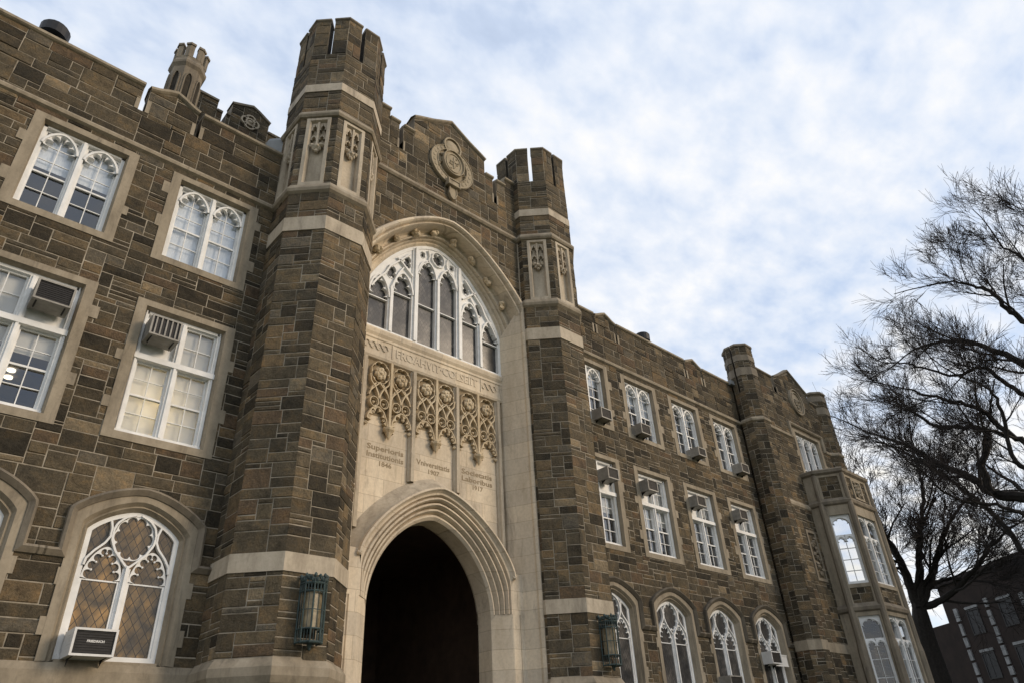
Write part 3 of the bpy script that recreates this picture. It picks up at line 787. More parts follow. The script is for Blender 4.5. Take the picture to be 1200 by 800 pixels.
# --- octagonal towers
def octo(c, ap, k0=0):
    R = ap/math.cos(PI/8)
    return [(c[0]+R*math.cos(rad(-157.5+45*i)), c[1]+R*math.sin(rad(-157.5+45*i))) for i in range(8)]
def oct_faces(c, ap):
    """frames of the 8 faces, first the one facing front-left, going round to the right; each centred on its middle"""
    out = []
    for i in range(8):
        a = rad(-135+45*i); n = Vector((math.cos(a), math.sin(a), 0)); u = Vector((-n.y, n.x, 0))
        out.append(Fr((c[0]+n.x*ap, c[1]+n.y*ap, 0), u, n))
    return out
def tower(cx, seed):
    c = (cx, TY); e = TA*math.tan(PI/8)
    st = MB(); lm = MB(); nic = []
    SL0, TOP = 19.72, 21.28
    for i, fr in enumerate(oct_faces(c, TA)):
        vis_low = i in (0, 1, 2, 3, 7)
        hole = [rect(-.30, .30, 14.52, 16.93)] if vis_low else []
        ashlar(st, fr, -e, e, 0.0 if vis_low else 14.0, SL0, hole, seed=seed*50+i, corner=.41, wmin=.26, wmax=.85, unit=.105)
        for sg in (-1, 1):
            s0, s1 = (-e, -.065) if sg < 0 else (.065, e)
            ashlar(st, fr, s0, s1, SL0, TOP, seed=seed*50+i+20*sg, unit=.19, wmin=.2, wmax=.5, corner=.41 if False else 0, h=(.01, .022))
            q0, q1 = (-.15, -.06) if sg < 0 else (.06, .15)
            box(lm, fr, q0, q1, SL0-.05, TOP, -.22, .03)
            # inner core of the half merlon
            box(st, fr, s0, s1, SL0, TOP, -.30, -.004)
        box(lm, fr, -.10, .10, SL0-.06, SL0, -.25, .025)
        if vis_low: nic.append(fr)
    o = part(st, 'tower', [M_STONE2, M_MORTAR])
    # merlon copings
    pl = octo(c, TA)
    cp = MB()
    for i in range(8):
        p = Vector(pl[i]); a = Vector(pl[i-1]); b = Vector(pl[(i+1) % 8])
        da = (a-p).normalized(); db = (b-p).normalized(); ln = e-.055
        line = [tuple(p+da*ln), tuple(p), tuple(p+db*ln)]
        prof = [(-.32, TOP), (-.32, TOP+.07), (-.05, TOP+.17), (.05, TOP+.09), (.05, TOP+.03), (.0, TOP-.01)]
        rows = []
        for off, z in prof: rows.append([Vector((q[0], q[1], z)) for q in offs(line, -off)])
        cp.grid(rows)
        cp.face([r[0] for r in rows]); cp.face([r[-1] for r in rows])
    part(cp, 'merlon_coping', M_LIMED, o)
    ins = MB(); ins.face([Vector((q[0], q[1], SL0-.25)) for q in octo(c, TA-.02)]); part(ins, 'tower_roof', M_ROOF, o)
    vis = [7, 0, 1, 2, 3]
    ring = octo(c, TA)
    full = ring
    def band(prof, nm, mt, pts=full):
        b_ = MB(); hband(b_, pts, prof, True); part(b_, nm, mt, o)
    band([(-.01, 4.90), (.036, 4.90), (.036, 5.25), (-.01, 5.25)], 'stone_band', M_LIME)
    band([(-.01, 13.0), (.036, 13.0), (.036, 13.42), (-.01, 13.42)], 'stone_band', M_LIME)
    band([(-.01, 18.06), (.036, 18.06), (.036, 18.36), (-.01, 18.36)], 'stone_band', M_LIME)
    band([(0, STR-.02), (.08, STR+.05), (.10, STR+.13), (.085, STR+.18), (.0, STR+.34)], 'string_course', M_LIMEF)
    band([(0, 16.98), (.06, 17.0), (.10, 17.06), (.10, 17.12), (.0, 17.28)], 'string_course', M_LIMEF)
    band([(0, 3.0), (.06, 3.05), (.11, 3.16), (.11, 3.30), (.0, 3.46)], 'string_course', M_LIMEF)
    # niches: limestone frame, recessed panel, carved double head on a corbel
    for fr in nic:
        n_ = MB()
        A = rect(-.33, .33, 14.50, 16.96); B = rect(-.235, .235, 14.60, 16.88); C = rect(-.20, .20, 14.66, 16.84)
        lp = lambda P, d: [fr.pt(s, t, d) for s, t in P]
        n_.grid([lp(A, -.02), lp(A, .03), lp(B, .03), lp(C, -.06), lp(C, -.15)], closed=True)
        n_.face(lp(C, -.15))
        for sg in (-1, 1):
            s0, s1 = (-.20, -.02) if sg < 0 else (.02, .20)
            path = resample(gothic(s0, s1, 16.55, 16.78, 10), 31)
            ribbon(n_, fr, path, cusped(path, .02, .03, 3), -.14, -.03)
            ribbon(n_, fr, path, [(p[0], 16.84) for p in path], -.14, -.05)
            path = resample(gothic(s0+.01, s1-.01, 16.20, 16.36, 10), 31)
            ribbon(n_, fr, path, cusped(path, .015, .03, 3), -.14, -.04)
        box(n_, fr, -.025, .025, 15.9, 16.84, -.14, 0.0)
        for k, (s, t, r_) in enumerate(((-.12, 15.98, .07), (.0, 15.92, .09), (.12, 15.98, .07), (-.07, 15.86, .06), (.07, 15.86, .06), (0, 15.78, .06))):
            blob(n_, fr.pt(s, t, -.05), r_, k+seed, jit=.35)
        part(n_, 'niche', M_LIME, o)
    return o
tower(TL, 1); tower(TR, 2)

# --- entrance bay
FB = front(AX, 0.0)
bay = MB()
LABEL = lambda n=32: arch_pts(2.87, 14.30, 2.0, 1.6, .9, n)
hole = ccw([(p[0]*.985, p[1]-.03) for p in arch_pts(2.87, 14.30, 2.0, 1.6, .9, 13)] + [(2.83, 13.0), (-2.83, 13.0)])
FBp = front(AX, -.65)
ashlar(bay, FBp, -2.87, 2.87, 14.2, 18.32, [hole], seed=301, unit=.125, wmax=.85)
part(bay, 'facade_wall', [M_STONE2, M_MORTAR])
gab = [(-1.50, 20.05), (-1.28, 20.17), (-.75, 20.42), (0, 20.86), (.75, 20.42), (1.28, 20.17), (1.50, 20.05)]
segs = [[(-2.86, 19.72), (-2.42, 19.72)], [(-2.42, 19.36), (-2.06, 19.36)], [(-1.90, 19.34), (-1.51, 19.34)], gab, [(1.51, 19.38), (1.86, 19.38)], [(2.01, 19.36), (2.42, 19.36)], [(2.42, 19.72), (2.86, 19.72)]]
pa = MB(); pc = MB(); pk = MB()
for i, top in enumerate(segs):
    x0, x1 = top[0][0], top[-1][0]
    poly = [(x0, 18.32), (x1, 18.32)] + top[::-1]
    prism(pk, FBp, poly, -.42, -.003)
    ashlar(pa, FBp, x0, x1, 18.32, max(p[1] for p in top), keep=ccw(poly) if len(top) > 2 else None, seed=320+i, unit=.14, wmax=.9, h=(.006, .025))
    sweep2(pc, FBp, top, [(0, -.46), (.09, -.46), (.15, -.12), (.09, .085), (.03, .085), (0, .045), (-.02, 0)])
    for q, sg in ((top[0], -1), (top[-1], 1)):
        s = q[0]+sg*.004; z = q[1]
        pc.face([FBp.pt(s, z-.02, -.46), FBp.pt(s, z+.09, -.46), FBp.pt(s, z+.15, -.12), FBp.pt(s, z+.09, .085), FBp.pt(s, z+.03, .085), FBp.pt(s, z, .045)])
for s in (-2.06, 1.86): box(pc, FBp, s-.06, s, 18.28, 18.7, -.2, .03)
for s in (-1.90, 2.01): box(pc, FBp, s, s+.06, 18.28, 18.7, -.2, .03)
box(pk, FBp, -2.86, 2.86, 16.4, 18.316, -.42, -.006)
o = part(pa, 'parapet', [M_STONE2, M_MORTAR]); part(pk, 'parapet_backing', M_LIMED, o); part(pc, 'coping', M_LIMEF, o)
mb = MB(); hband(mb, [(AX-2.87, -.65), (AX+2.87, -.65)], [(0, 17.0), (.05, 17.02), (.10, 17.08), (.10, 17.14), (0, 17.28)]); part(mb, 'string_course', M_LIMEF)

# arch over the great window: moulded limestone order
arch = MB()
A0 = arch_pts(2.86, 14.30, 2.0, 1.6, .9, 40); A1 = arch_pts(2.46, 13.30, 2.42, 1.7, .8, 40)
A0 = resample(A0, 61); A1 = resample(A1, 61)
lerp = lambda f: [(a[0]+(b[0]-a[0])*f, a[1]+(b[1]-a[1])*f) for a, b in zip(A0, A1)]
ruled(arch, FB, [(offs(A0, .03), .64), (offs(A0, .06), .72), (offs(A0, .02), .81), (lerp(.08), .82), (lerp(.14), .77), (lerp(.18), .66), (lerp(.22), .70), (lerp(.27), .68), (lerp(.30), .60), (lerp(.32), .50), (lerp(.335), .30), (lerp(.40), .21), (lerp(.50), .19), (lerp(.58), .27), (lerp(.63), .25), (lerp(.66), .13), (lerp(.70), .17), (lerp(.75), .13), (lerp(.79), .05), (lerp(.90), .06), (lerp(1.0), -.02), (lerp(1.0), -.16)])
o_arch = part(arch, 'window_arch', M_LIMEJ)
for k, i in enumerate((5, 13, 20, 27, 33, 40, 47, 55)):
    p = lerp(.48)[i]; b = MB()
    for j in range(5):
        blob(b, FB.pt(p[0]+random.Random(k*9+j).uniform(-.09, .09), p[1]+random.Random(k*7+j+3).uniform(-.08, .08), (.30+.02*j)), .09, k*5+j, jit=.4)
    part(b, 'carved_boss', M_CARVE, o_arch)
# splayed piers
for sg in (-1, 1):
    pier = MB()
    prof = [(2.89, .60), (2.86, .79), (2.80, .80), (2.765, .74), (2.775, .66), (2.46, .0), (2.46, -.16)]
    pier.grid([[FB.pt(sg*s, 0, d) for s, d in prof], [FB.pt(sg*s, (14.31 if s > 2.77 else (14.06 if s > 2.6 else 13.32)), d) for s, d in prof]])
    part(pier, 'pier', M_LIMEJ)

# great window
gwm = MB(); d0, d1 = -.14, .0
z0 = 11.93
inn = arch_pts(2.36, 13.25, 2.36, 1.7, .8, 40, z0); out_ = arch_pts(2.46, 13.30, 2.42, 1.7, .8, 40, z0)
ribbon(gwm, FB, out_, inn, d0-.02, d1)
bar(gwm, FB, -2.46, 2.46, z0-.02, z0+.07, d0, d1+.03)
def zarch(x, Wd=2.36, zs=13.25, H=2.36): return zs+H*max(0, 1-abs(x/Wd)**1.7)**.8
for x, wd, pr in ((-.82, .23, .05), (.82, .23, .05)):
    zt = zarch(x)+.02
    bar(gwm, FB, x-wd/2, x+wd/2, z0+.07, zt, d0, d1+.01); bar(gwm, FB, x-.045, x+.045, z0+.07, zt, d1, d1+.07)
for x, zt in ((0, 14.52), (-1.64, 13.5), (1.64, 13.5)):
    bar(gwm, FB, x-.09, x+.09, z0+.07, zt, d0, d1); bar(gwm, FB, x-.04, x+.04, z0+.07, zt, d1, d1+.06)
def light_head(s0, s1, zs, za, foils=5):
    path = resample(gothic(s0, s1, zs, za, 20), 61)
    ribbon(gwm, FB, path, cusped(path, .03, .13, foils), d0+.02, d1-.01)
    rib(gwm, FB, path, .08, d0, d1+.04, bevel=.2)
for s0, s1, zs, za in ((-.735, -.06, 14.46, 15.02), (.06, .735, 14.46, 15.02), (-1.58, -.905, 13.52, 14.16), (.905, 1.58, 13.52, 14.16), (-2.36, -1.70, 13.10, 13.76), (1.70, 2.36, 13.10, 13.76)):
    light_head(s0, s1, zs, za)
    zm = (z0+zs)/2+.15
    bar(gwm, FB, s0, s1, zs-.12, zs-.09, d0+.02, d1-.03) if abs(s0) > .8 and abs(s1) > .8 else bar(gwm, FB, s0, s1, zm, zm+.03, d0+.02, d1-.03)
# upper tracery: a white plate above the light heads, pierced by foiled eyes
EYES = [(0, 15.26, .22, .25, 5), (-.56, 15.22, .10, .13, 4), (.56, 15.22, .10, .13, 4)]
for sg in (-1, 1): EYES += [(sg*1.64, 14.06, .18, .25, 4), (sg*1.12, 14.66, .16, .25, 4)]
HEADS = [(-.735, -.06, 14.46, 15.02), (.06, .735, 14.46, 15.02), (-1.58, -.905, 13.52, 14.16), (.905, 1.58, 13.52, 14.16), (-2.36, -1.70, 13.10, 13.76), (1.70, 2.36, 13.10, 13.76)]
def head_z(x):
    for s0_, s1_, zs, za in HEADS:
        if s0_ <= x <= s1_:
            u = (x-(s0_+s1_)/2)/((s1_-s0_)/2); return zs+(za-zs)*max(0, 1-abs(u)**1.75)**.62
    return 14.46 if abs(x) < .1 else (13.3 if abs(x) > 1 else 14.3)
NX = 240
for k in range(NX):
    xa, xb = -2.36+4.72*k/NX, -2.36+4.72*(k+1)/NX; xm = (xa+xb)/2
    iv = [(head_z(xm), zarch(xm)+.02)]
    for ex, ez, rx, rz, n_ in EYES:
        q = 1-((xm-ex)/(rx*.96))**2
        if q <= 0: continue
        h_ = rz*.96*math.sqrt(q); nv = []
        for z0_, z1_ in iv:
            if ez-h_ > z0_: nv.append((z0_, min(z1_, ez-h_)))
            if ez+h_ < z1_: nv.append((max(z0_, ez+h_), z1_))
        iv = [v for v in nv if v[1]-v[0] > .004]
    for z0_, z1_ in iv: gwm.face([FB.pt(xa, z0_, d1-.03), FB.pt(xb, z0_, d1-.03), FB.pt(xb, z1_, d1-.03), FB.pt(xa, z1_, d1-.03)])
for ex, ez, rx, rz, n_ in EYES:
    foil_eye(gwm, FB, ex, ez, rx, rz, n_, .01, .10 if rx > .12 else .04, d0+.01, d1-.01)
rib(gwm, FB, circ(0, 15.26, .24, .27), .05, d0, d1+.04, True, bevel=.2)
for sg in (-1, 1):
    rib(gwm, FB, resample([(sg*.735, 14.40), (sg*.60, 14.80), (sg*.38, 15.00), (sg*.32, 15.25), (sg*.38, 15.45)], 16), .06, d0, d1+.04, bevel=.2)
    rib(gwm, FB, resample([(sg*.93, 14.18), (sg*1.10, 14.32), (sg*1.30, 14.50), (sg*1.48, 14.64)], 14), .08, d0, d1+.05, bevel=.2)
    rib(gwm, FB, resample([(sg*2.30, 13.25), (sg*2.1, 13.62), (sg*1.86, 13.90), (sg*1.72, 14.22), (sg*1.35, 14.62), (sg*1.05, 14.98)], 18), .08, d0, d1+.05, bevel=.2)
    rib(gwm, FB, resample([(sg*1.64, 13.50), (sg*1.52, 13.85), (sg*1.42, 14.1), (sg*1.26, 14.36)], 12), .06, d0, d1+.05, bevel=.2)
o = part(gwm, 'great_window', M_WHITE)
pane_plane(FB, arch_pts(2.44, 13.28, 2.40, 1.7, .8, 40, z0), -.115, o, M_LEADG)

# inscription band
ib = MB()
ruled(ib, FB, [([(-2.46, z), (2.46, z)], d) for z, d in ((11.95, -.10), (11.95, .04), (11.90, .06), (11.80, .04), (11.72, -.01), (11.69, .015), (11.64, .015), (11.62, -.01), (11.18, -.01), (11.16, .02), (11.12, .02), (11.06, -.01), (11.02, -.10))])
for s in (-2.44, -1.50, 1.62, 2.40): box(ib, FB, s, s+.03, 11.18, 11.62, -.02, .012)
R = random.Random(5)
for s0, s1 in ((-2.38, -1.52), (1.67, 2.36)):        # scrolled leaf panels at both ends
    k = s0+.08
    while k < s1-.05:
        rib(ib, FB, resample([(k+.10*math.cos(a)*(1-a/9), 11.40+.15*math.sin(a)*(1-a/9)) for a in [q*.5 for q in range(13)]], 14), .03, -.01, .02)
        k += .19
o = part(ib, 'inscription_band', M_LIMEJ)
tx = MB(); add_text(tx, 'FROAHVIT·COLSEIIT', .36, FB, .06, 11.40, -.006, width=2.86, bold=.010, ext=.012); part(tx, 'lettering', M_LIMEJ, o)

# panel wall under it, with mullions and hanging tracery
pw = MB(); pw.face([FB.pt(-2.46, 5.6, -.10), FB.pt(-1.6, 6.6, -.10), FB.pt(-1.6, 11.05, -.10), FB.pt(-2.46, 11.05, -.10)])
pw.face([FB.pt(1.6, 6.6, -.10), FB.pt(2.46, 5.6, -.10), FB.pt(2.46, 11.05, -.10), FB.pt(1.6, 11.05, -.10)])
pw.face([FB.pt(-1.6, 7.25, -.10), FB.pt(1.6, 7.25, -.10), FB.pt(1.6, 11.05, -.10), FB.pt(-1.6, 11.05, -.10)])
o_pw = part(pw, 'panel_wall', M_LIMEJ)
for s, wd in ((-2.29, .16), (-.74, .16), (.74, .16), (2.29, .16)):
    ml = MB(); ml.grid([[FB.pt(s+q*wd, (7.90 if abs(s) < 1 else 6.5), d) for q, d in ((-.62, -.10), (-.62, -.06), (-.42, -.03), (-.30, .03), (.30, .03), (.42, -.03), (.62, -.06), (.62, -.10))], [FB.pt(s+q*wd, 11.04, d) for q, d in ((-.62, -.10), (-.62, -.06), (-.42, -.03), (-.30, .03), (.30, .03), (.42, -.03), (.62, -.06), (.62, -.10))]])
    part(ml, 'panel_mullion', M_LIME, o_pw)
for b in (-1.49, 0.0, 1.49):
    tr = MB(); e0, e1 = -.10, .015
    tr.face([FB.pt(b-.66, 9.45, -.094), FB.pt(b+.66, 9.45, -.094), FB.pt(b+.66, 11.04, -.094), FB.pt(b-.66, 11.04, -.094)], 1)
    box(tr, FB, b-.035, b+.035, 9.0, 11.04, e0, .04)
    for h2 in (-1, 1):
        cx = b+h2*.335; hw = .30
        # rose
        foil_eye(tr, FB, cx, 10.66, .285, .33, 8, .02, .05, e0, e1)
        for k in range(6):
            a = k*PI/3+.3; blob(tr, FB.pt(cx+.105*math.cos(a), 10.63+.11*math.sin(a), .0), .085, k+int(b*7), jit=.2)
        blob(tr, FB.pt(cx, 10.63, .04), .07, 3, jit=.2)
        # flowing ribs
        for sg in (-1, 1):
            rib(tr, FB, resample([(cx+sg*hw, 10.55), (cx+sg*.27, 10.36), (cx+sg*.12, 10.20), (cx+sg*.03, 10.02), (cx, 9.86)], 14), .055, e0, e1+.01, bevel=.2)
            rib(tr, FB, resample([(cx+sg*.02, 10.34), (cx+sg*.12, 10.24), (cx+sg*.26, 10.08), (cx+sg*hw, 9.95)], 12), .05, e0, e1, bevel=.2)
            rib(tr, FB, resample([(cx+sg*.10, 10.34), (cx+sg*.20, 10.22), (cx+sg*.25, 10.10)], 8), .085, e0, e1-.01, bevel=.3)
            q = cx+sg*.148
            rib(tr, FB, circ(q, 9.78, .125, .135), .032, e0, e1+.02, True, bevel=.2)
            foil_eye(tr, FB, q, 9.78, .11, .12, 5, .012, .03, e0, e1-.02)
            blob(tr, FB.pt(q, 9.78, -.04), .045, 2, jit=.2)
        # cusped lower fringe between wall mullion and pendant
        out_s = b+h2*.66; in_s = b+h2*.03
        path = [(out_s, 9.28), (out_s-h2*.03, 9.42), (out_s-h2*.14, 9.60), (cx, 9.66), (in_s+h2*.16, 9.56), (in_s+h2*.06, 9.36), (in_s, 9.05)]
        path = resample(path, 49)
        if h2 < 0: pass
        inner = cusped(path if h2 < 0 else path[::-1], .02, .10, 6)
        ribbon(tr, FB, path if h2 < 0 else path[::-1], inner, e0, e1)
        rib(tr, FB, path, .045, e0, e1+.015, bevel=.2)
        for k in (0, 8, 16, 32, 40):
            p = path[k]; blob(tr, FB.pt(p[0]*.97+cx*.03, p[1]-.11, -.04), .05, k, jit=.35)
    t_ = part(tr, 'hanging_tracery', [M_CARVE, M_LETTER], o_pw)
    pd = MB()
    lathe(pd, FB.pt(b, 0, .0), [(.0, 8.82), (.05, 8.92), (.095, 9.02), (.15, 9.08), (.155, 9.13), (.08, 9.17), (.05, 9.25)], 8)
    part(pd, 'pendant', M_CARVE, o_pw)
    tx = MB()
    lines = {-1.49: ('Superioris', 'Institutionis', '1846'), 0.0: ('Vniversitatis', '1907'), 1.49: ('Societatis', 'Laboribus', '1917')}[b]
    z = 8.60 if len(lines) == 3 else 8.52
    for k, ln in enumerate(lines):
        yr = k == len(lines)-1
        add_text(tx, ln, .20 if not yr else .17, FB, b, z, -.099, width=(.36 if yr else 1.08), bold=.004, ext=.003); z -= .20
    part(tx, 'lettering', M_LETTER, o_pw)

# door surround: sloped extrados, hood, moulded arch, jambs
ds = MB()
H0 = resample(arch_pts(2.30, 5.85, 1.90, 1.5, .7, 40), 61); I0 = resample(arch_pts(1.82, 4.80, 2.25, 1.6, .5, 60), 61); E0 = resample(arch_pts(2.55, 5.95, 2.2, 1.5, .7, 40), 61)
hl = lambda f: [(a[0]+(b[0]-a[0])*f, a[1]+(b[1]-a[1])*f) for a, b in zip(H0, I0)]
ruled(ds, FB, [(E0, -.10), (offs(H0, .03), .30)])
o_ds = part(ds, 'door_surround', M_LIME)
da = MB()
ZJ = 4.95
def leg(path): return [(path[0][0], ZJ)] + path + [(path[-1][0], ZJ)]
ruled(da, FB, [(offs(H0, .03), .30), (offs(H0, .03), .41), (offs(H0, -.02), .42), (offs(H0, -.05), .36), (hl(.13), .31)])
ruled(da, FB, [(leg(hl(f)), d) for f, d in ((.13, .31), (.20, .31), (.24, .20), (.29, .27), (.35, .28), (.39, .22), (.41, .10), (.46, .19), (.53, .20), (.57, .13), (.60, .02), (.65, .10), (.71, .10), (.75, .03), (.78, -.05), (.84, .01), (.90, .01), (1.0, -.06), (1.0, -.60))])
part(da, 'door_arch', M_LIMEJ, o_ds)
for sg in (-1, 1):
    dj = MB()
    xo = hl(.13)[-1][0]; xi = hl(1.0)[-1][0]
    prof = [(2.64, .31), (2.50, .31), (2.48, .27), (2.46, .31), (xo, .31), (xo-.03, .29), (xi+.02, -.04), (xi, -.06), (xi, -.60)]
    dj.grid([[FB.pt(sg*s, 0, d) for s, d in prof], [FB.pt(sg*s, ZJ, d) for s, d in prof]])
    dj.face([FB.pt(sg*2.64, ZJ, .31), FB.pt(sg*xo, ZJ, .31), FB.pt(sg*xo, 5.6, .31), FB.pt(sg*2.30, 5.95, .31), FB.pt(sg*2.64, 5.95, .31)])
    dj.face([FB.pt(sg*2.64, 5.95, .31), FB.pt(sg*2.30, 5.95, .31), FB.pt(sg*2.46, 5.95, -.10)])
    blob(dj, FB.pt(sg*2.30, 5.84, .36), .06, 3, jit=.3)
    part(dj, 'door_jamb', M_LIMEJ, o_ds)

# porch behind the door
po = MB()
box(po, FB, -3.0, -2.9, 0, 8, -7, -.56); box(po, FB, 2.9, 3.0, 0, 8, -7, -.56); box(po, FB, -3, 3, 7.3, 7.4, -7, -.56)
box(po, FB, -3, -1.0, 0, 7.3, -7.1, -7.0); box(po, FB, 1.0, 3, 0, 7.3, -7.1, -7.0); box(po, FB, -1.0, 1.0, 3.6, 7.3, -7.1, -7.0)
frp = Fr(FB.o, FB.u, FB.n)
prism(po, FB, [(-3, 0), (-1.82, 0), (-1.82, 4.8)] + [p for p in I0[1:30]] + [(0, 7.04), (0, 7.4), (-3, 7.4)], -.62, -.56)
prism(po, FB, [(3, 0), (1.82, 0), (1.82, 4.8)] + [p for p in I0[::-1][1:30]] + [(0, 7.04), (0, 7.4), (3, 7.4)], -.62, -.56)
rib(po, FB, circ(0, 5.9, .75), .16, -7.0, -6.9, True)
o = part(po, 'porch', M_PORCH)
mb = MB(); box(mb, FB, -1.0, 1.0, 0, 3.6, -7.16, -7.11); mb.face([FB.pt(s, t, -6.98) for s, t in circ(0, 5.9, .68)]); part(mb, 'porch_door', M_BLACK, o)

# carved crest in the gable: belt round an oval shield, plume above, buckle and strap end below
cr = MB(); zc_ = 18.75
cr.face([FBp.pt(s, t, .03) for s, t in circ(0, zc_+.02, .84, .84, 40)])
ribbon(cr, FBp, circ(0, zc_, .88, .86, 48), circ(0, zc_+.05, .60, .64, 48), .0, .09, True, 0, .06)
rib(cr, FBp, circ(0, zc_, .865, .845, 48), .04, .07, .115, True, bevel=.25)
rib(cr, FBp, circ(0, zc_+.05, .61, .65, 48), .04, .07, .115, True, bevel=.25)
for k in range(22):
    a = -PI/2+.35+k*(2*PI-.7)/21
    if abs(math.sin(a)-1) > .06: box(cr, FBp, .735*math.cos(a)-.035, .735*math.cos(a)+.035, zc_+.03+.74*math.sin(a)-.05, zc_+.03+.74*math.sin(a)+.05, .08, .105)
shield = [(p[0], p[1]) for p in circ(0, zc_+.08, .42, .52, 36)]
prism(cr, FBp, shield[::-1], .02, .16); rib(cr, FBp, circ(0, zc_+.08, .42, .52, 36), .05, .14, .22, True, bevel=.25); rib(cr, FBp, circ(0, zc_+.08, .30, .39, 30), .03, .14, .19, True)
box(cr, FBp, -.02, .02, zc_-.15, zc_+.35, .15, .19); box(cr, FBp, -.14, .14, zc_+.12, zc_+.16, .15, .19)
for k in range(9): blob(cr, FBp.pt(random.Random(k).uniform(-.2, .2), zc_+random.Random(k+40).uniform(-.2, .38), .15), .045, k, jit=.3)
for sg in (-1, 1):
    for k in range(7): blob(cr, FBp.pt(sg*(.45+.1*math.sin(k)), zc_-.4+k*.12, .06), .06, k, jit=.4)
blob(cr, FBp.pt(0, zc_+.86, .03), .33, 4, (1, .32, 1.1), .05, nu=14, nv=9); rib(cr, FBp, circ(0, zc_+.88, .34, .38), .05, 0, .13, True)
box(cr, FBp, -.26, .26, zc_-.98, zc_-.70, .05, .20); rib(cr, FBp, rect(-.22, .22, zc_-.95, zc_-.73)[::-1], .04, .18, .23, True)
prism(cr, FBp, [(-.13, zc_-.98), (-.15, zc_-1.25), (-.07, zc_-1.42), (.0, zc_-1.47), (.07, zc_-1.42), (.15, zc_-1.25), (.13, zc_-.98)], .02, .12)
rib(cr, FBp, [(-.13, zc_-.98), (-.15, zc_-1.25), (-.07, zc_-1.42), (.0, zc_-1.47), (.07, zc_-1.42), (.15, zc_-1.25), (.13, zc_-.98)], .03, .1, .15)
part(cr, 'crest', M_CREST)

# --- turret behind the left parapet, cross-gable and lead cap beside the tower
c = (2.47, 1.55)
ct = MB(); ap = .40; e = ap*math.tan(PI/8)
lathe(ct, (c[0], c[1], 0), [(ap*1.20, 15.4), (ap*1.20, 16.6), (ap*1.082, 16.75), (ap*1.082, 19.0)], 8, cap=False)
lathe(ct, (c[0], c[1], 0), [(ap*1.082, 19.0), (ap*1.26, 19.1), (ap*1.26, 19.2), (ap*1.12, 19.32), (ap*1.12, 19.45), (.0, 19.45)], 8, cap=False)
for i, fr in enumerate(oct_faces(c, ap)):
    path = gothic(-.10, .10, 18.5, 18.75, 8); legs = [(-.10, 17.0)]+path+[(.10, 17.0)]
    rib(ct, fr, legs, .035, -.01, .04)
    ct.face([fr.pt(s, t, .006) for s, t in legs], 1)  # flat dark sheet painted in as the shaded opening
    for sg in (-1, 1):
        s0, s1 = (-e-.02, -.05) if sg < 0 else (.05, e+.02)
        box(ct, Fr(fr.o+fr.n*.02, fr.u, fr.n), s0, s1, 19.4, 19.88, -.13, .0)
        box(ct, Fr(fr.o+fr.n*.02, fr.u, fr.n), s0-.01, s1+.01, 19.88, 19.96, -.15, .03, 2)
part(ct, 'chimney_turret', [M_LIMED, M_OPENDARK, M_LIMED])
CG = front(0, 2.5)
cgm = MB(); cgc = MB(); cgk = MB()
cg = [[(2.9, 19.75), (3.68, 19.75)], [(3.68, 19.36), (3.86, 19.36)], [(3.98, 19.42), (4.10, 19.42)], [(4.10, 19.98), (4.55, 20.18), (4.72, 20.26), (4.90, 20.18), (5.32, 19.92)], [(5.32, 19.5), (7.2, 19.5)]]
for i, top in enumerate(cg):
    x0, x1 = top[0][0], top[-1][0]; poly = [(x0, 18.6), (x1, 18.6)]+top[::-1]
    prism(cgk, CG, poly, -.4, -.003)
    ashlar(cgm, CG, x0, x1, 18.6, max(p[1] for p in top), keep=ccw(poly) if len(top) > 2 else None, seed=400+i, unit=.13, wmax=.6)
    sweep2(cgc, CG, top, [(0, -.44), (.08, -.44), (.08, .05), (.0, .05), (-.01, 0)])
ashlar(cgm, CG, 2.9, 7.2, 15.4, 18.6, seed=410, unit=.14); box(cgk, CG, 2.9, 7.2, 15.4, 18.596, -.4, -.003)
o = part(cgm, 'cross_gable', [M_STONE2, M_MORTAR]); part(cgk, 'parapet_backing', M_LIMED, o); part(cgc, 'coping', M_LIMED, o)
cx_ = MB(); a0 = []
for k in range(4):
    a = k*PI/2
    rib(cx_, CG, [(4.71+.13*math.cos(a)+.15*math.cos(a+q), 19.55+.13*math.sin(a)+.15*math.sin(a+q)) for q in [-1.9+.38*j for j in range(11)]], .05, 0, .07)
rib(cx_, CG, circ(4.71, 19.55, .13), .05, 0, .08, True)
blob(cx_, CG.pt(4.71, 19.55, .02), .09, 1)
part(cx_, 'carved_cross', M_LIME, o)
mb = MB(); lathe(mb, (5.3, 0.75, 0), [(.62, 15.4), (.62, 17.1), (.55, 17.25), (.40, 17.36), (.0, 17.42)], 8); part(mb, 'lead_cap', M_ROOF)

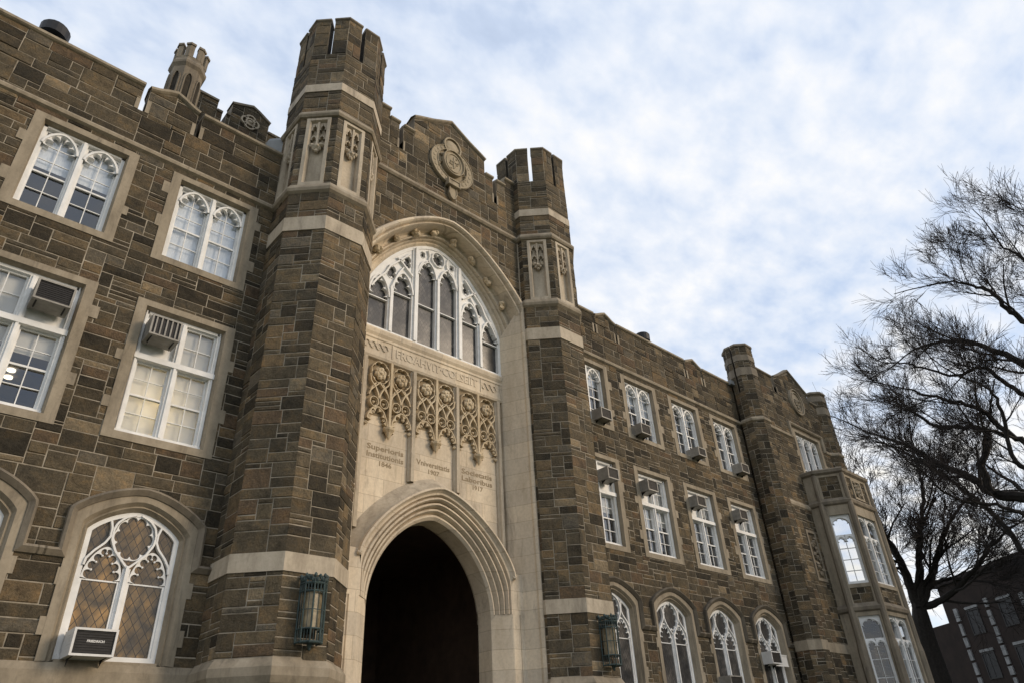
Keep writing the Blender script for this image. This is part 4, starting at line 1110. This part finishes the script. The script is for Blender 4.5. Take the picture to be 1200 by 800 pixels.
# --- end pavilion with its turrets and oriel
PY = -.68; FP = front(0, PY)
pvh = [rect(30.85, 33.35, 11.0, 14.78)]
pv = MB(); ashlar(pv, FP, 28.2, 34.6, 0, 16.55, pvh, seed=501, unit=.115, wmax=.8)
part(pv, 'facade_wall', [M_STONE, M_MORTAR])
side = Fr((35.38, 0, 0), (0, 1, 0), (1, 0, 0))
sw_ = MB(); ashlar(sw_, side, -.6, 14, 0, 16.5, seed=502, wmax=.9); part(sw_, 'facade_wall', [M_STONE, M_MORTAR])
gp = [(30.25, 17.40), (30.75, 17.62), (31.3, 17.92), (31.95, 18.30), (32.6, 17.92), (33.1, 17.62), (33.5, 17.42)]
psegs = [[(28.3, 17.30), (29.95, 17.30)], gp, [(33.6, 17.0), (34.6, 17.0)]]
for i, top in enumerate(psegs):
    pa = MB(); pk = MB(); pc = MB()
    x0, x1 = top[0][0], top[-1][0]; poly = [(x0, 16.55), (x1, 16.55)]+top[::-1]
    prism(pk, FP, poly, -.42, -.003)
    ashlar(pa, FP, x0, x1, 16.55, max(p[1] for p in top), keep=ccw(poly) if len(top) > 2 else None, seed=520+i, unit=.14, wmax=.9)
    sweep2(pc, FP, top, [(0, -.46), (.09, -.46), (.15, -.12), (.09, .085), (.03, .085), (0, .045), (-.02, 0)])
    for q, sg in ((top[0], -1), (top[-1], 1)):
        s = q[0]+sg*.004; z = q[1]
        pc.face([FP.pt(s, z-.02, -.46), FP.pt(s, z+.09, -.46), FP.pt(s, z+.15, -.12), FP.pt(s, z+.09, .085), FP.pt(s, z+.03, .085), FP.pt(s, z, .045)])
    if i < 2:
        s = (29.87, 30.25)[i]; box(pc, FP, s, s+.08, 16.5, 16.9, -.2, .035)
    o = part(pa, 'parapet', [M_STONE, M_MORTAR]); part(pk, 'parapet_backing', M_LIMED, o); part(pc, 'coping', M_LIMED, o)
md = MB(); md.face([FP.pt(s, t, .05) for s, t in circ(32.0, 16.55, .60, .66, 36)]); rib(md, FP, circ(32.0, 16.55, .62, .68, 36), .09, 0, .12, True, bevel=.2); rib(md, FP, circ(32.0, 16.55, .46, .52, 36), .05, 0, .10, True)
for k in range(10): blob(md, FP.pt(32.0+.26*math.cos(k*2.4)*(k % 3)/2, 16.55+.3*math.sin(k*2.4)*(k % 3)/2, .05), .09, k, jit=.3)
part(md, 'medallion', M_LIMEF)
mb = MB(); hband(mb, [(28.3, PY), (30.52, PY)], PROF); hband(mb, [(33.75, PY), (34.6, PY)], PROF)
part(mb, 'string_course', M_LIMEF)
mb = MB(); sweep2(mb, FP, [(30.45, 14.33), (30.52, 14.36), (30.52, 15.06), (33.70, 15.06), (33.70, 14.33), (33.8, 14.33)], [(-.08, -.01), (-.06, .06), (0, .12), (.07, .09), (.09, -.01)]); part(mb, 'label_mould', M_LIMEF)
upper_window(32.1, FP, 60, None, True, 11.4, 14.86, 1.36)
def turret(cx, ap, seed, zt, zgap):
    c = (cx, TY); e = ap*math.tan(PI/8); st = MB(); lm = MB()
    for i, fr in enumerate(oct_faces(c, ap)):
        ashlar(st, fr, -e, e, 0, zgap if i not in (0, 1, 2) else zt, seed=seed*40+i, corner=.41, wmin=.2, wmax=.5)
        if i in (0, 1, 2): box(st, fr, -e, e, zgap, zt, -.2, -.004)
        for sg in (-1, 1):
            if i in (0, 1, 2): continue
            s0, s1 = (-e, -.045) if sg < 0 else (.045, e)
            ashlar(st, fr, s0, s1, zgap, zt, seed=seed*40+i+17*sg, unit=.17, wmin=.2, wmax=.5, h=(.008, .018)); box(st, fr, s0, s1, zgap, zt, -.2, -.004)
    o = part(st, 'turret', [M_STONE, M_MORTAR])
    ring = octo(c, ap)
    for pr, mt, nm in (([(0, STR), (.07, STR+.05), (.08, STR+.13), (0, STR+.24)], M_LIMEF, 'string_course'), ([(0, 4.9), (.034, 4.9), (.034, 5.25), (0, 5.25)], M_LIMEF, 'stone_band')):
        b_ = MB(); hband(b_, ring, pr, True); part(b_, nm, mt, o)
    for i in range(8):
        p = Vector(ring[i]); a = Vector(ring[i-1]); b = Vector(ring[(i+1) % 8])
        da = (a-p).normalized(); db = (b-p).normalized(); ln = e-.04
        la = e if i in (1, 2, 3) else ln; lb = e if i in (0, 1, 2) else ln
        line = [tuple(p+da*la), tuple(p), tuple(p+db*lb)]
        for prof in ([(-.2, zt), (-.2, zt+.06), (-.05, zt+.16), (.05, zt+.10), (.06, zt), (.0, zt-.04)], [(-.02, 16.55), (.03, 16.55), (.03, 16.95), (-.02, 16.95)], [(-.02, 17.3), (.03, 17.3), (.03, 17.6), (-.02, 17.6)]):
            if prof[0][1] < zgap+.05: continue
            rows = [[Vector((q[0], q[1], z)) for q in offs(line, -of)] for of, z in prof]
            b_ = MB(); b_.grid(rows); b_.face([r[0] for r in rows]); b_.face([r[-1] for r in rows])
            part(b_, 'merlon_coping' if prof[0][1] == zt else 'stone_band', M_LIMED, o)
    b_ = MB(); b_.face([Vector((q[0], q[1], zgap-.1)) for q in octo(c, ap-.02)]); part(b_, 'turret_roof', M_ROOF, o)
turret(27.77, .60, 7, 18.08, 15.75); turret(34.85, .60, 8, 17.75, 15.75)
# lower wall between turret and oriel carries the same band
mb = MB(); hband(mb, [(28.3, PY), (30.4, PY)], [(0, 4.9), (.034, 4.9), (.034, 5.25), (0, 5.25)]); part(mb, 'stone_band', M_LIMEF)
mb = MB(); hband(mb, [(28.3, PY), (30.4, PY)], [(0, 10.7), (.05, 10.75), (.06, 10.85), (0, 11.0)]); part(mb, 'stone_band', M_LIMEF)
mb = MB(); lp = rect(29.35, 30.05, 7.7, 9.7); rib(mb, FP, lp[::-1], .12, 0, .05, True)
for k in range(12): blob(mb, FP.pt(29.7+.2*math.sin(k*1.9), 7.95+k*.13, .02), .11, k, jit=.4)
part(mb, 'carved_panel', M_LIMED)

plan = [(30.40, PY), (30.40, -1.20), (31.03, -2.20), (33.50, -2.20), (34.13, -1.20), (34.13, PY)]
orl = MB(); ostone = MB()
oc = empty('oriel', (0, 0, 0), None or 'x', 'x'); bpy.data.objects.remove(oc)
def oframe(i):
    a, b = Vector(plan[i]+(0,)), Vector(plan[i+1]+(0,)); u = (b-a).normalized(); n = Vector((u.y, -u.x, 0)); return Fr((a+b)/2, u, n), (b-a).length
ofr = [oframe(i) for i in range(5)]
wins = {1: .40, 2: .93, 3: .40}
for i, (fr, ln) in enumerate(ofr):
    h_ = ln/2
    if i in wins:
        ww = wins[i]
        for a, b in ((-h_, -ww), (ww, h_)):
            for z0_, z1_ in ((0, 12.3),): box(orl, fr, a, b, z0_, z1_, -.3, 0)
        for z0_, z1_ in ((0, 2.6), (6.25, 6.75), (7.35, 7.5), (10.38, 11.1), (12.1, 12.3)): box(orl, fr, -ww, ww, z0_, z1_, -.3, -.004)
        for z0_, z1_ in ((6.75, 7.35), (11.1, 12.1)):
            box(orl, fr, -ww, ww, z0_, z1_, -.3, -.05)
            ashlar(ostone, Fr(fr.o+fr.n*-.045, fr.u, fr.n), -ww, ww, z0_, z1_, seed=600+i*3, unit=.12, wmax=.5)
        if i == 2:
            rib(orl, fr, rect(-.42, .42, 11.2, 12.05)[::-1], .1, -.04, .02, True)
            for k in range(12): blob(orl, fr.pt(.22*math.sin(k*2.1), 11.35+k*.05, -.02), .10, k, jit=.4)
    else: box(orl, fr, -h_, h_, 0, 12.3, -.3, 0)
    # slim buttress on the corners
o_or = part(orl, 'oriel', M_LIMEF)
part(ostone, 'stone_panel', [M_STONE, M_MORTAR], o_or)
for i in (1, 2, 3, 4):
    mb = MB(); p = plan[i]
    lathe(mb, (p[0], p[1], 0), [(.17, 0), (.17, 5.0), (.13, 5.3), (.13, 10.7), (.10, 10.9), (.10, 12.2)], 8); part(mb, 'corner_shaft', M_LIMED, o_or)
for pr in ([(0, 10.80), (.08, 10.86), (.11, 10.97), (0, 11.12)], [(0, 6.40), (.08, 6.46), (.11, 6.58), (0, 6.74)], [(0, 12.20), (.10, 12.28), (.12, 12.40), (.05, 12.46), (-.3, 12.48)]):
    mb = MB(); hband(mb, plan, pr); part(mb, 'string_course', M_LIMED, o_or)
mb = MB(); mb.face([Vector((p[0], p[1], 12.3)) for p in plan]); mb.face([Vector((p[0], p[1], 6.5)) for p in plan]); part(mb, 'oriel_roof', M_ROOF, o_or)
def oriel_window(fr, ww, z0, z1, glass, nl):
    win = MB(); d1 = -.10; d0 = -.24
    bar(win, fr, -ww, -ww+.06, z0, z1, d0, d1); bar(win, fr, ww-.06, ww, z0, z1, d0, d1); bar(win, fr, -ww, ww, z0, z0+.08, d0, d1+.03); bar(win, fr, -ww, ww, z1-.04, z1, d0, d1)
    lw = (2*ww-.12-(nl-1)*.09)/nl
    zt = z1-1.0
    for k in range(nl):
        s0 = -ww+.06+k*(lw+.09); s1 = s0+lw
        if k < nl-1: bar(win, fr, s1, s1+.09, z0+.08, z1-.04, d0, d1+.03)
        head_plate(win, fr, s0, s1, z1-.35, z1-.10, z1-.04, d0+.03, d1-.02, .06, 3)
        sm = (s0+s1)/2
        for a, b in ((s0, sm-.01), (sm+.01, s1)): head_plate(win, fr, a, b, zt-.12, zt+.08, zt+.16, d0+.03, d1-.02, .05, 3)
        sash(win, fr, s0, s1, z0+.08, zt+.05, 2, 4, d0+.05, d1-.04, .035, .02)
    o = part(win, 'window', M_WHITE)
    pane_plane(fr, rect(-ww+.05, ww-.05, z0+.06, z1-.03), -.19, o, glass)
for i, gl_hi in ((1, M_GLASSM), (2, M_GLASS), (3, M_GLASS)):
    fr, ln = ofr[i]; ww = wins[i]
    oriel_window(fr, ww, 7.5, 10.38, gl_hi, 1 if i != 2 else 2); oriel_window(fr, ww, 2.6, 6.25, M_GLASS, 1 if i != 2 else 2)
mb = MB(); box(mb, F0, 28.4, 35.2, 0, 16.2, -3.0, -2.9)
for z in (2.3, 6.5, 10.9): box(mb, F0, 28.4, 35.2, z, z+.3, -3, .3)
part(mb, 'interior_room', M_ROOM)

# ================================================================== THINGS ON THE BUILDING
def make_ac(name, body=M_ACBODY, w_=.54, h_=.39, dp=.40, style='louvre', label='', logo=False):
    t = empty(name, (0, 0, 0), label, 'air conditioner', 'window air conditioners on the facade')
    fr = Fr((0, 0, 0), (1, 0, 0), (0, -1, 0)); c = MB()
    f = .035
    box(c, fr, -w_/2, w_/2, 0, f, -.12, dp); box(c, fr, -w_/2, w_/2, h_-f, h_, -.12, dp)
    box(c, fr, -w_/2, -w_/2+f, f, h_-f, -.12, dp); box(c, fr, w_/2-f, w_/2, f, h_-f, -.12, dp)
    box(c, fr, -w_/2+f, w_/2-f, f, h_-f, -.12, dp-.06)
    for k in range(6): box(c, fr, -w_/2-.004, -w_/2, .08+k*.05, .10+k*.05, .1, dp-.08)
    c.build('casing', body, t)
    gmb = MB()
    box(gmb, fr, -w_/2+f, w_/2-f, f, h_-f, dp-.06, dp-.03)
    gmb.build('grille', M_DGREY, t)
    if style == 'bars':
        b_ = MB()
        for k in range(5):
            s = -w_/2+f+(w_-2*f)*(k+.6)/5.2; box(b_, fr, s-.014, s+.014, f, h_-f, dp-.03, dp-.004)
        b_.build('guard_bar', M_ACBODY, t)
    else:
        b_ = MB()
        for k in range(9):
            z = f+(h_-2*f)*(k+.5)/9; box(b_, fr, -w_/2+f, w_/2-f, z-.005, z+.005, dp-.03, dp-.02)
        b_.build('louvre', M_BLACK, t)
    if logo:
        b_ = MB(); add_text(b_, 'FRIEDRICH', .05, fr, .02, h_*.53, dp-.018, width=.26, bold=.002, ext=.002); b_.build('lettering', M_ACWHITE, t)
    for s in (-w_/2+.08, w_/2-.08):
        br = MB()
        br.face([fr.pt(s-.015, -.02, 0), fr.pt(s+.015, -.02, 0), fr.pt(s+.015, 0, dp*.8), fr.pt(s-.015, 0, dp*.8)])
        br.face([fr.pt(s, -.12, .02), fr.pt(s, 0, .02), fr.pt(s, 0, dp*.5)])
        br.build('bracket', M_DGREY, t)
    return t
def copy_thing(src, loc, label):
    r = src.copy(); COL.objects.link(r); r.location = loc; r['label'] = label
    for ch in src.children:
        c = ch.copy(); COL.objects.link(c); c.parent = r
    return r
ac = make_ac('air_conditioner', label='air conditioner in middle-storey window nearest the right tower')
ac.location = (17.26, .02, 9.50)
for loc, lb in (((19.33, .02, 9.52), 'air conditioner in second middle-storey window right of the right tower'),
                ((22.20, .02, 9.52), 'air conditioner in third middle-storey window right of the right tower'),
                ((25.05, .02, 9.52), 'air conditioner in middle-storey window beside the far turret'),
                ((17.30, .02, 11.66), 'air conditioner on the sill of the top-storey window touching the right tower'),
                ((19.45, .02, 11.66), 'air conditioner on the sill of the second top-storey window right of the right tower'),
                ((26.02, .02, 11.66), 'air conditioner on the sill of the top-storey window beside the far turret')):
    copy_thing(ac, loc, lb)
s_ac = make_ac('air_conditioner', M_ACBODY, .50, .34, .45, 'louvre', 'small low air conditioner in third top-storey window right of the right tower'); s_ac.location = (22.85, .02, 11.62)
b_ac = make_ac('air_conditioner', M_ACBODY, .60, .46, .36, 'bars', 'barred air conditioner hanging at the top of the window left of the left tower'); b_ac.location = (3.14, -.02, 9.50)
d_ac = make_ac('air_conditioner', M_ACBODY, .64, .45, .34, 'louvre', 'black-fronted air conditioner at the top of the window cut by the left edge'); d_ac.location = (1.10, -.02, 9.50)
e_ac = make_ac('air_conditioner', M_ACWHITE, .66, .42, .45, 'louvre', 'black-fronted air conditioner with white lettering on the sill of the arched left window', True); e_ac.location = (3.22, -.02, 3.47)
w_ac = make_ac('air_conditioner', M_ACBODY, .70, .38, .45, 'louvre', 'dark air conditioner low in third arched window right of the entrance'); w_ac.location = (22.1, -.02, 3.49)
v_ac = make_ac('air_conditioner', M_ACWHITE, .66, .40, .40, 'louvre', 'air conditioner beside a white board in the arched window by the far turret'); v_ac.location = (25.05, -.02, 4.36)
bd = MB(); box(bd, F0, 25.40, 26.42, 4.36, 4.74, .02, .06); box(bd, F0, 25.40, 26.42, 4.35, 4.39, .06, .075); box(bd, F0, 25.40, 26.42, 4.71, 4.75, .06, .075)
tag(bd.build('filler_board', M_ACWHITE), 'white filler board across the arched window by the far turret', 'board')

def make_lantern(label):
    t = empty('wall_lantern', (0, 0, 0), label, 'lantern', 'bronze wall lanterns on the towers')
    fr = Fr((0, 0, 0), (1, 0, 0), (0, -1, 0))
    w_, dp, h_ = .21, .17, 1.10
    plan_ = [(-w_, .02), (-w_, dp*1.3), (-w_*.45, dp*2), (w_*.45, dp*2), (w_, dp*1.3), (w_, .02)]
    P3 = lambda p, z: fr.pt(p[0], z, p[1])
    c = MB()
    for p in plan_: tube(c, [P3(p, -.02), P3(p, h_)], [.016, .016], 6)
    for z, r_ in ((.0, .02), (.22, .016), (.86, .016), (h_-.1, .02), (.54, .008)):
        tube(c, [P3(p, z) for p in plan_], [r_]*6, 5)
    for a, b in zip(plan_, plan_[1:]):
        for k in range(1, 3):
            q = (a[0]+(b[0]-a[0])*k/3, a[1]+(b[1]-a[1])*k/3); tube(c, [P3(q, 0), P3(q, .22)], [.007]*2, 4); tube(c, [P3(q, .86), P3(q, h_-.02)], [.012]*2, 4)
        q = ((a[0]+b[0])/2, (a[1]+b[1])/2); tube(c, [P3(q, .22), P3(q, .86)], [.006]*2, 4)
    R = random.Random(3)
    for p in plan_:
        blob(c, P3(p, h_+.03), .032, 1, (1, 1, 1.6), .2)
    for a, b in zip(plan_, plan_[1:]):
        for k in (.25, .5, .75):
            blob(c, P3((a[0]+(b[0]-a[0])*k, a[1]+(b[1]-a[1])*k), h_-.03+R.uniform(-.02, .05)), .035, int(k*9), (1, 1, 1.5), .4)
    c.face([P3(p, 0) for p in plan_]); c.face([P3(p, h_-.12) for p in plan_])
    c.build('cage', M_VERD, t)
    g_ = MB(); pl2 = [(p[0]*.72, p[1]*.72+.03) for p in plan_]
    for a, b in zip(pl2, pl2[1:]): g_.face([P3(a, .23), P3(b, .23), P3(b, .85), P3(a, .85)])
    g_.build('glass', M_LAMPG, t)
    br = MB(); box(br, fr, -.08, .08, .2, .95, 0.0, .025); tube(br, [fr.pt(0, -.08, .17), fr.pt(0, .0, .17)], [.03, .06], 6); blob(br, fr.pt(0, -.10, .17), .03, 2)
    br.build('wall_plate', M_VERD, t)
    return t
ln1 = make_lantern('greenish bronze wall lantern on the left tower beside the entrance arch'); ln1.location = (6.33, TY-TA-.03, 3.68)
ln2 = copy_thing(ln1, (14.52, TY-TA-.03, 3.68), 'greenish bronze wall lantern on the right tower nearer the arched windows')

def make_vent(loc, label):
    t = empty('roof_vent', loc, label, 'roof vent', 'black roof vents behind the parapets')
    m_ = MB(); lathe(m_, (0, 0, 0), [(.16, -2.6), (.16, .05)], 14); m_.build('pipe', M_BLACK, t)
    m_ = MB(); lathe(m_, (0, 0, 0), [(.20, -.02), (.33, .0), (.34, .30), (.30, .36), (.0, .40)], 18); m_.build('cowl', M_BLACK, t, False)
    return t
v1 = make_vent((-.66, 1.5, 17.85), 'black round roof vent above the parapet at the upper left corner')
v2 = copy_thing(v1, (22.95, 1.5, 17.75), 'small black roof vent above the parapet right of the right tower')
for i, (x, lb) in enumerate(((1.28, 'round lamp glowing inside the window cut by the left edge, the nearer of the pair'), (1.30, 'round lamp glowing inside the window cut by the left edge, the farther of the pair'))):
    m_ = MB(); lathe(m_, (x, 6.0+i*.45, 10.92), [(.0, 0), (.10, .0), (.10, .05), (.0, .06)], 16)
    lm = m_.build('ceiling_lamp', M_LAMP); tag(lm, lb, 'lamp', 'ceiling lamps seen through the window')
    lm.location = (0, 0, 0)
m_ = MB(); lathe(m_, (3.45, 0.95, 8.15), [(.05, 0), (.17, .02), (.19, .16), (.10, .24), (.0, .25)], 16); tag(m_.build('lamp', emit_mat('warm_lamp', (1.0, .78, .42), 45.0)), 'warm lamp glowing low behind the blinds of the window left of the left tower', 'lamp')

# ================================================================== BACKGROUND BUILDING
def at_dist(u, v, dist): return CAM + ray(u, v)*dist
def at_z(u, v, z):
    r = ray(u, v); return CAM + r*((z-CAM.z)/r.z)
A = at_z(1098, 689, 14.0); B = at_z(1200, 650, 14.0)
ux = Vector((B.x-A.x, B.y-A.y, 0)).normalized(); nx = Vector((ux.y, -ux.x, 0))
if nx.dot(CAM-A) < 0: nx = -nx
FBB = Fr((A.x, A.y, 0), ux, nx); LB = 60.0
bb = empty('brick_building', (A.x, A.y, 0), 'dark brick building with pale vertical strips behind the bare trees at right', 'building')
def bpart(mb, name, m, parent=None):
    o = mb.build(name, m); o.parent = parent or bb
    if parent is None: o.location = (-A.x, -A.y, 0)
    return o
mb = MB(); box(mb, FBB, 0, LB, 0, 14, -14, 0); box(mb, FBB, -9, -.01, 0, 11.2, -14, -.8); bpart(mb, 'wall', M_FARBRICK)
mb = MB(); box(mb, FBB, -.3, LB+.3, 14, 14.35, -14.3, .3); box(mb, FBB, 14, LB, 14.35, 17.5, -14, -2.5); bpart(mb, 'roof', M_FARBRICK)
R = random.Random(8)
for k in range(11):
    s = 1.3+k*4.1
    mb = MB(); z = 0.0
    while z < 11.6+R.uniform(-.3, .3):
        h_ = R.uniform(.5, 1.4); box(mb, FBB, s+R.uniform(-.05, .05), s+.42+R.uniform(-.05, .05), z, z+h_*.82, -.1, .12); z += h_
    bpart(mb, 'pilaster', M_PALE)
    for z in (2.5, 6.2, 9.6):
        mb = MB(); rib(mb, FBB, rect(s+1.5, s+3.0, z, z+1.9)[::-1], .10, -.1, .06, True); box(mb, FBB, s+2.2, s+2.27, z, z+1.9, -.1, .04); box(mb, FBB, s+1.5, s+3.0, z+.9, z+.96, -.1, .04)
        o = bpart(mb, 'window', M_DGREY)
        mb = MB(); mb.face([FBB.pt(a, b, .02) for a, b in rect(s+1.5, s+3.0, z, z+1.9)]); bpart(mb, 'pane', M_GLASSD if 'M_GLASSD' in globals() else M_BLACK, o)
        mb = MB(); box(mb, FBB, s+1.4, s+3.1, z+2.0, z+2.2, -.1, .08); bpart(mb, 'lintel', M_PALE, o)

# ================================================================== TREES
def grow(tw, lb, p, d, ln, r, depth, R, droop=0.0, twig_r=.0075):
    n = 4 if depth > 0 else 2
    pts = [p.copy()]; q = p.copy(); dd = d.copy()
    for i in range(n):
        dd = (dd + Vector((R.gauss(0, .12), R.gauss(0, .12), R.gauss(.035-droop, .11)))).normalized()
        q = q + dd*(ln/n); pts.append(q.copy())
    r1 = max(twig_r*.8, r*.45)
    tube(lb if r > .03 else tw, pts, [r+(r1-r)*i/n for i in range(n+1)], 5 if r > .03 else 3)
    if depth == 0: return
    k = {4: 6, 3: 6, 2: 6, 1: 5}.get(depth, 5)
    for i in range(k):
        f = R.uniform(.2, 1.0); j = min(n-1, int(f*n)); b = pts[j].lerp(pts[j+1], f*n-j)
        ax = (pts[j+1]-pts[j]).normalized()
        o = ax.cross(Vector((R.gauss(0, 1), R.gauss(0, 1), R.gauss(0, 1)))).normalized()
        nd = (ax*R.uniform(.75, 1.1) + o*R.uniform(.35, .75) + Vector((0, 0, .08))).normalized()
        grow(tw, lb, b, nd, ln*R.uniform(.45, .75), max(twig_r, r1*R.uniform(.4, .7)), depth-1, R, droop, twig_r)
def smooth_path(pts, n):
    out = []
    m = len(pts)
    for i in range(m-1):
        p0 = pts[max(i-1, 0)]; p1 = pts[i]; p2 = pts[i+1]; p3 = pts[min(i+2, m-1)]
        for k in range(n):
            t = k/n
            out.append(0.5*((2*p1)+(p2-p0)*t+(2*p0-5*p1+4*p2-p3)*t*t+(3*p1-p0-3*p2+p3)*t*t*t))
    out.append(pts[-1]); return out
def tree(name, label, base, trunk_pts, limbs, trunk_r, seed, depth=3, twig_r=.0075, kids=9, klen=(1.6, 2.8), side=1.0):
    R = random.Random(seed)
    root = empty(name, base, label, 'tree', 'bare trees beside the building')
    tr = MB(); tw = MB()
    tp = smooth_path(trunk_pts, 4)
    tube(tr, tp, [trunk_r*(1.25-.75*i/(len(tp)-1)) for i in range(len(tp))], 12)
    for pts, r0, r1 in limbs:
        sp = smooth_path(pts, 5); n = len(sp)-1
        wob = [p+Vector((R.gauss(0, .04), R.gauss(0, .04), R.gauss(0, .04))) if 0 < i < n else p for i, p in enumerate(sp)]
        tube(tr, wob, [r0+(r1-r0)*(i/n)**.8 for i in range(n+1)], 8)
        for k in range(kids):
            f = (k+R.random())/kids*.86+.14; x = f*n; j = min(n-1, int(x)); b = wob[j].lerp(wob[j+1], x-j)
            ax = (wob[j+1]-wob[j]).normalized()
            o = ax.cross(Vector((R.gauss(0, 1), R.gauss(0, 1), R.gauss(0, 1)))).normalized()
            nd = (ax*R.uniform(.5, .95)+o*R.uniform(.5, .95)+Vector((0, 0, .16))).normalized()
            rr = r0+(r1-r0)*f
            grow(tw, tr, b, nd, R.uniform(*klen)*(1.1-.35*f), max(twig_r*1.5, rr*.42), depth, R, 0.0, twig_r)
        grow(tw, tr, wob[-1], (wob[-1]-wob[-2]).normalized(), klen[1]*.8, r1, depth, R, 0.0, twig_r)
    for nm, m_, mt in (('trunk', tr, M_BARK), ('crown', tw, M_TWIG)):
        o = m_.build(nm, mt); o.parent = root; o.location = -Vector(base)
    return root
# big tree: its trunk stands outside the frame on the right, its limbs reach in
D = 46.0
tb = at_dist(1360, 700, D); tbase = Vector((tb.x, tb.y, 0))
def L3(pxs, d0, d1): return [at_dist(u, v, d0+(d1-d0)*i/(len(pxs)-1)) for i, (u, v) in enumerate(pxs)]
fork1 = at_dist(1330, 610, D); fork2 = at_dist(1320, 520, D); fork3 = at_dist(1315, 430, D)
limbs = [
 ([fork1]+L3([(1215, 585), (1165, 578), (1140, 560), (1105, 545), (1060, 520), (1030, 510)], 46.8, 50.0), .385, .07),
 ([at_dist(1165, 578, 46.9)]+L3([(1150, 545), (1160, 510), (1130, 500), (1095, 498), (1065, 478), (1050, 465)], 47.1, 49.2), .228, .05),
 ([fork2]+L3([(1215, 520), (1180, 505), (1150, 480), (1120, 470), (1085, 462), (1060, 455)], 46.3, 46.8), .228, .05),
 ([fork3]+L3([(1215, 430), (1170, 412), (1130, 400), (1095, 402), (1070, 410)], 46.0, 48.4), .263, .05),
 ([fork3]+L3([(1215, 385), (1185, 365), (1165, 345), (1140, 335), (1115, 330)], 46.0, 46.0), .210, .05),
 ([fork3]+L3([(1240, 350), (1215, 320), (1195, 300), (1175, 290)], 46.0, 47.5), .193, .05),
 ([fork1]+L3([(1215, 650), (1180, 618), (1145, 585), (1110, 560), (1080, 540), (1050, 525)], 48.4, 50.8), .210, .05),
 ([fork2]+L3([(1215, 470), (1180, 450), (1150, 430), (1120, 440), (1085, 432), (1060, 425)], 46.8, 49.0), .175, .045),
 ([fork3]+L3([(1260, 330), (1235, 290), (1225, 265)], 46.0, 46.0), .158, .045),
 ([fork1]+L3([(1230, 560), (1190, 540), (1175, 490), (1160, 455), (1135, 445)], 45.0, 44.0), .19, .045),
 ([fork1]+L3([(1225, 610), (1195, 600), (1160, 590), (1120, 585), (1090, 560)], 45.0, 43.5), .17, .045),
]
tree('bare_tree', 'large bare tree whose dark limbs reach in from the right edge', tuple(tbase), [tbase, at_dist(1345, 700, D), fork1, fork2, fork3], limbs, .75, 77, 3, .0095, 8, (2.2, 3.6))
# second tree, behind the oriel
D2 = 56.0
b2 = at_dist(1090, 770, D2); b2b = Vector((b2.x, b2.y, 0)); fk = at_dist(1077, 712, D2)
limbs = [
 ([fk]+L3([(1068, 690), (1057, 662), (1043, 636), (1030, 618), (1020, 590)], 56.0, 53.9), 0.420, 0.070),
 ([fk]+L3([(1078, 680), (1077, 648), (1079, 616), (1082, 580), (1075, 545)], 56.0, 56.0), 0.364, 0.070),
 ([fk]+L3([(1090, 684), (1097, 655), (1105, 630), (1120, 600), (1145, 575)], 56.0, 57.4), 0.308, 0.056),
 ([fk]+L3([(1100, 705), (1125, 685), (1147, 660), (1165, 635), (1190, 615)], 56.0, 53.2), 0.280, 0.056),
 ([at_dist(1057, 662, 55.4)]+L3([(1046, 668), (1040, 660), (1034, 650)], 55.3, 54.6), 0.140, 0.042),
 ([at_dist(1090, 684, 56)]+L3([(1110, 678), (1135, 676), (1160, 670)], 56.7, 58.8), 0.168, 0.042),
]
tree('bare_tree', 'dark bare forked tree standing just beyond the far end of the stone building', tuple(b2b), [b2b, b2, fk], limbs, .85, 79, 3, .012, 8, (3.0, 5.2))
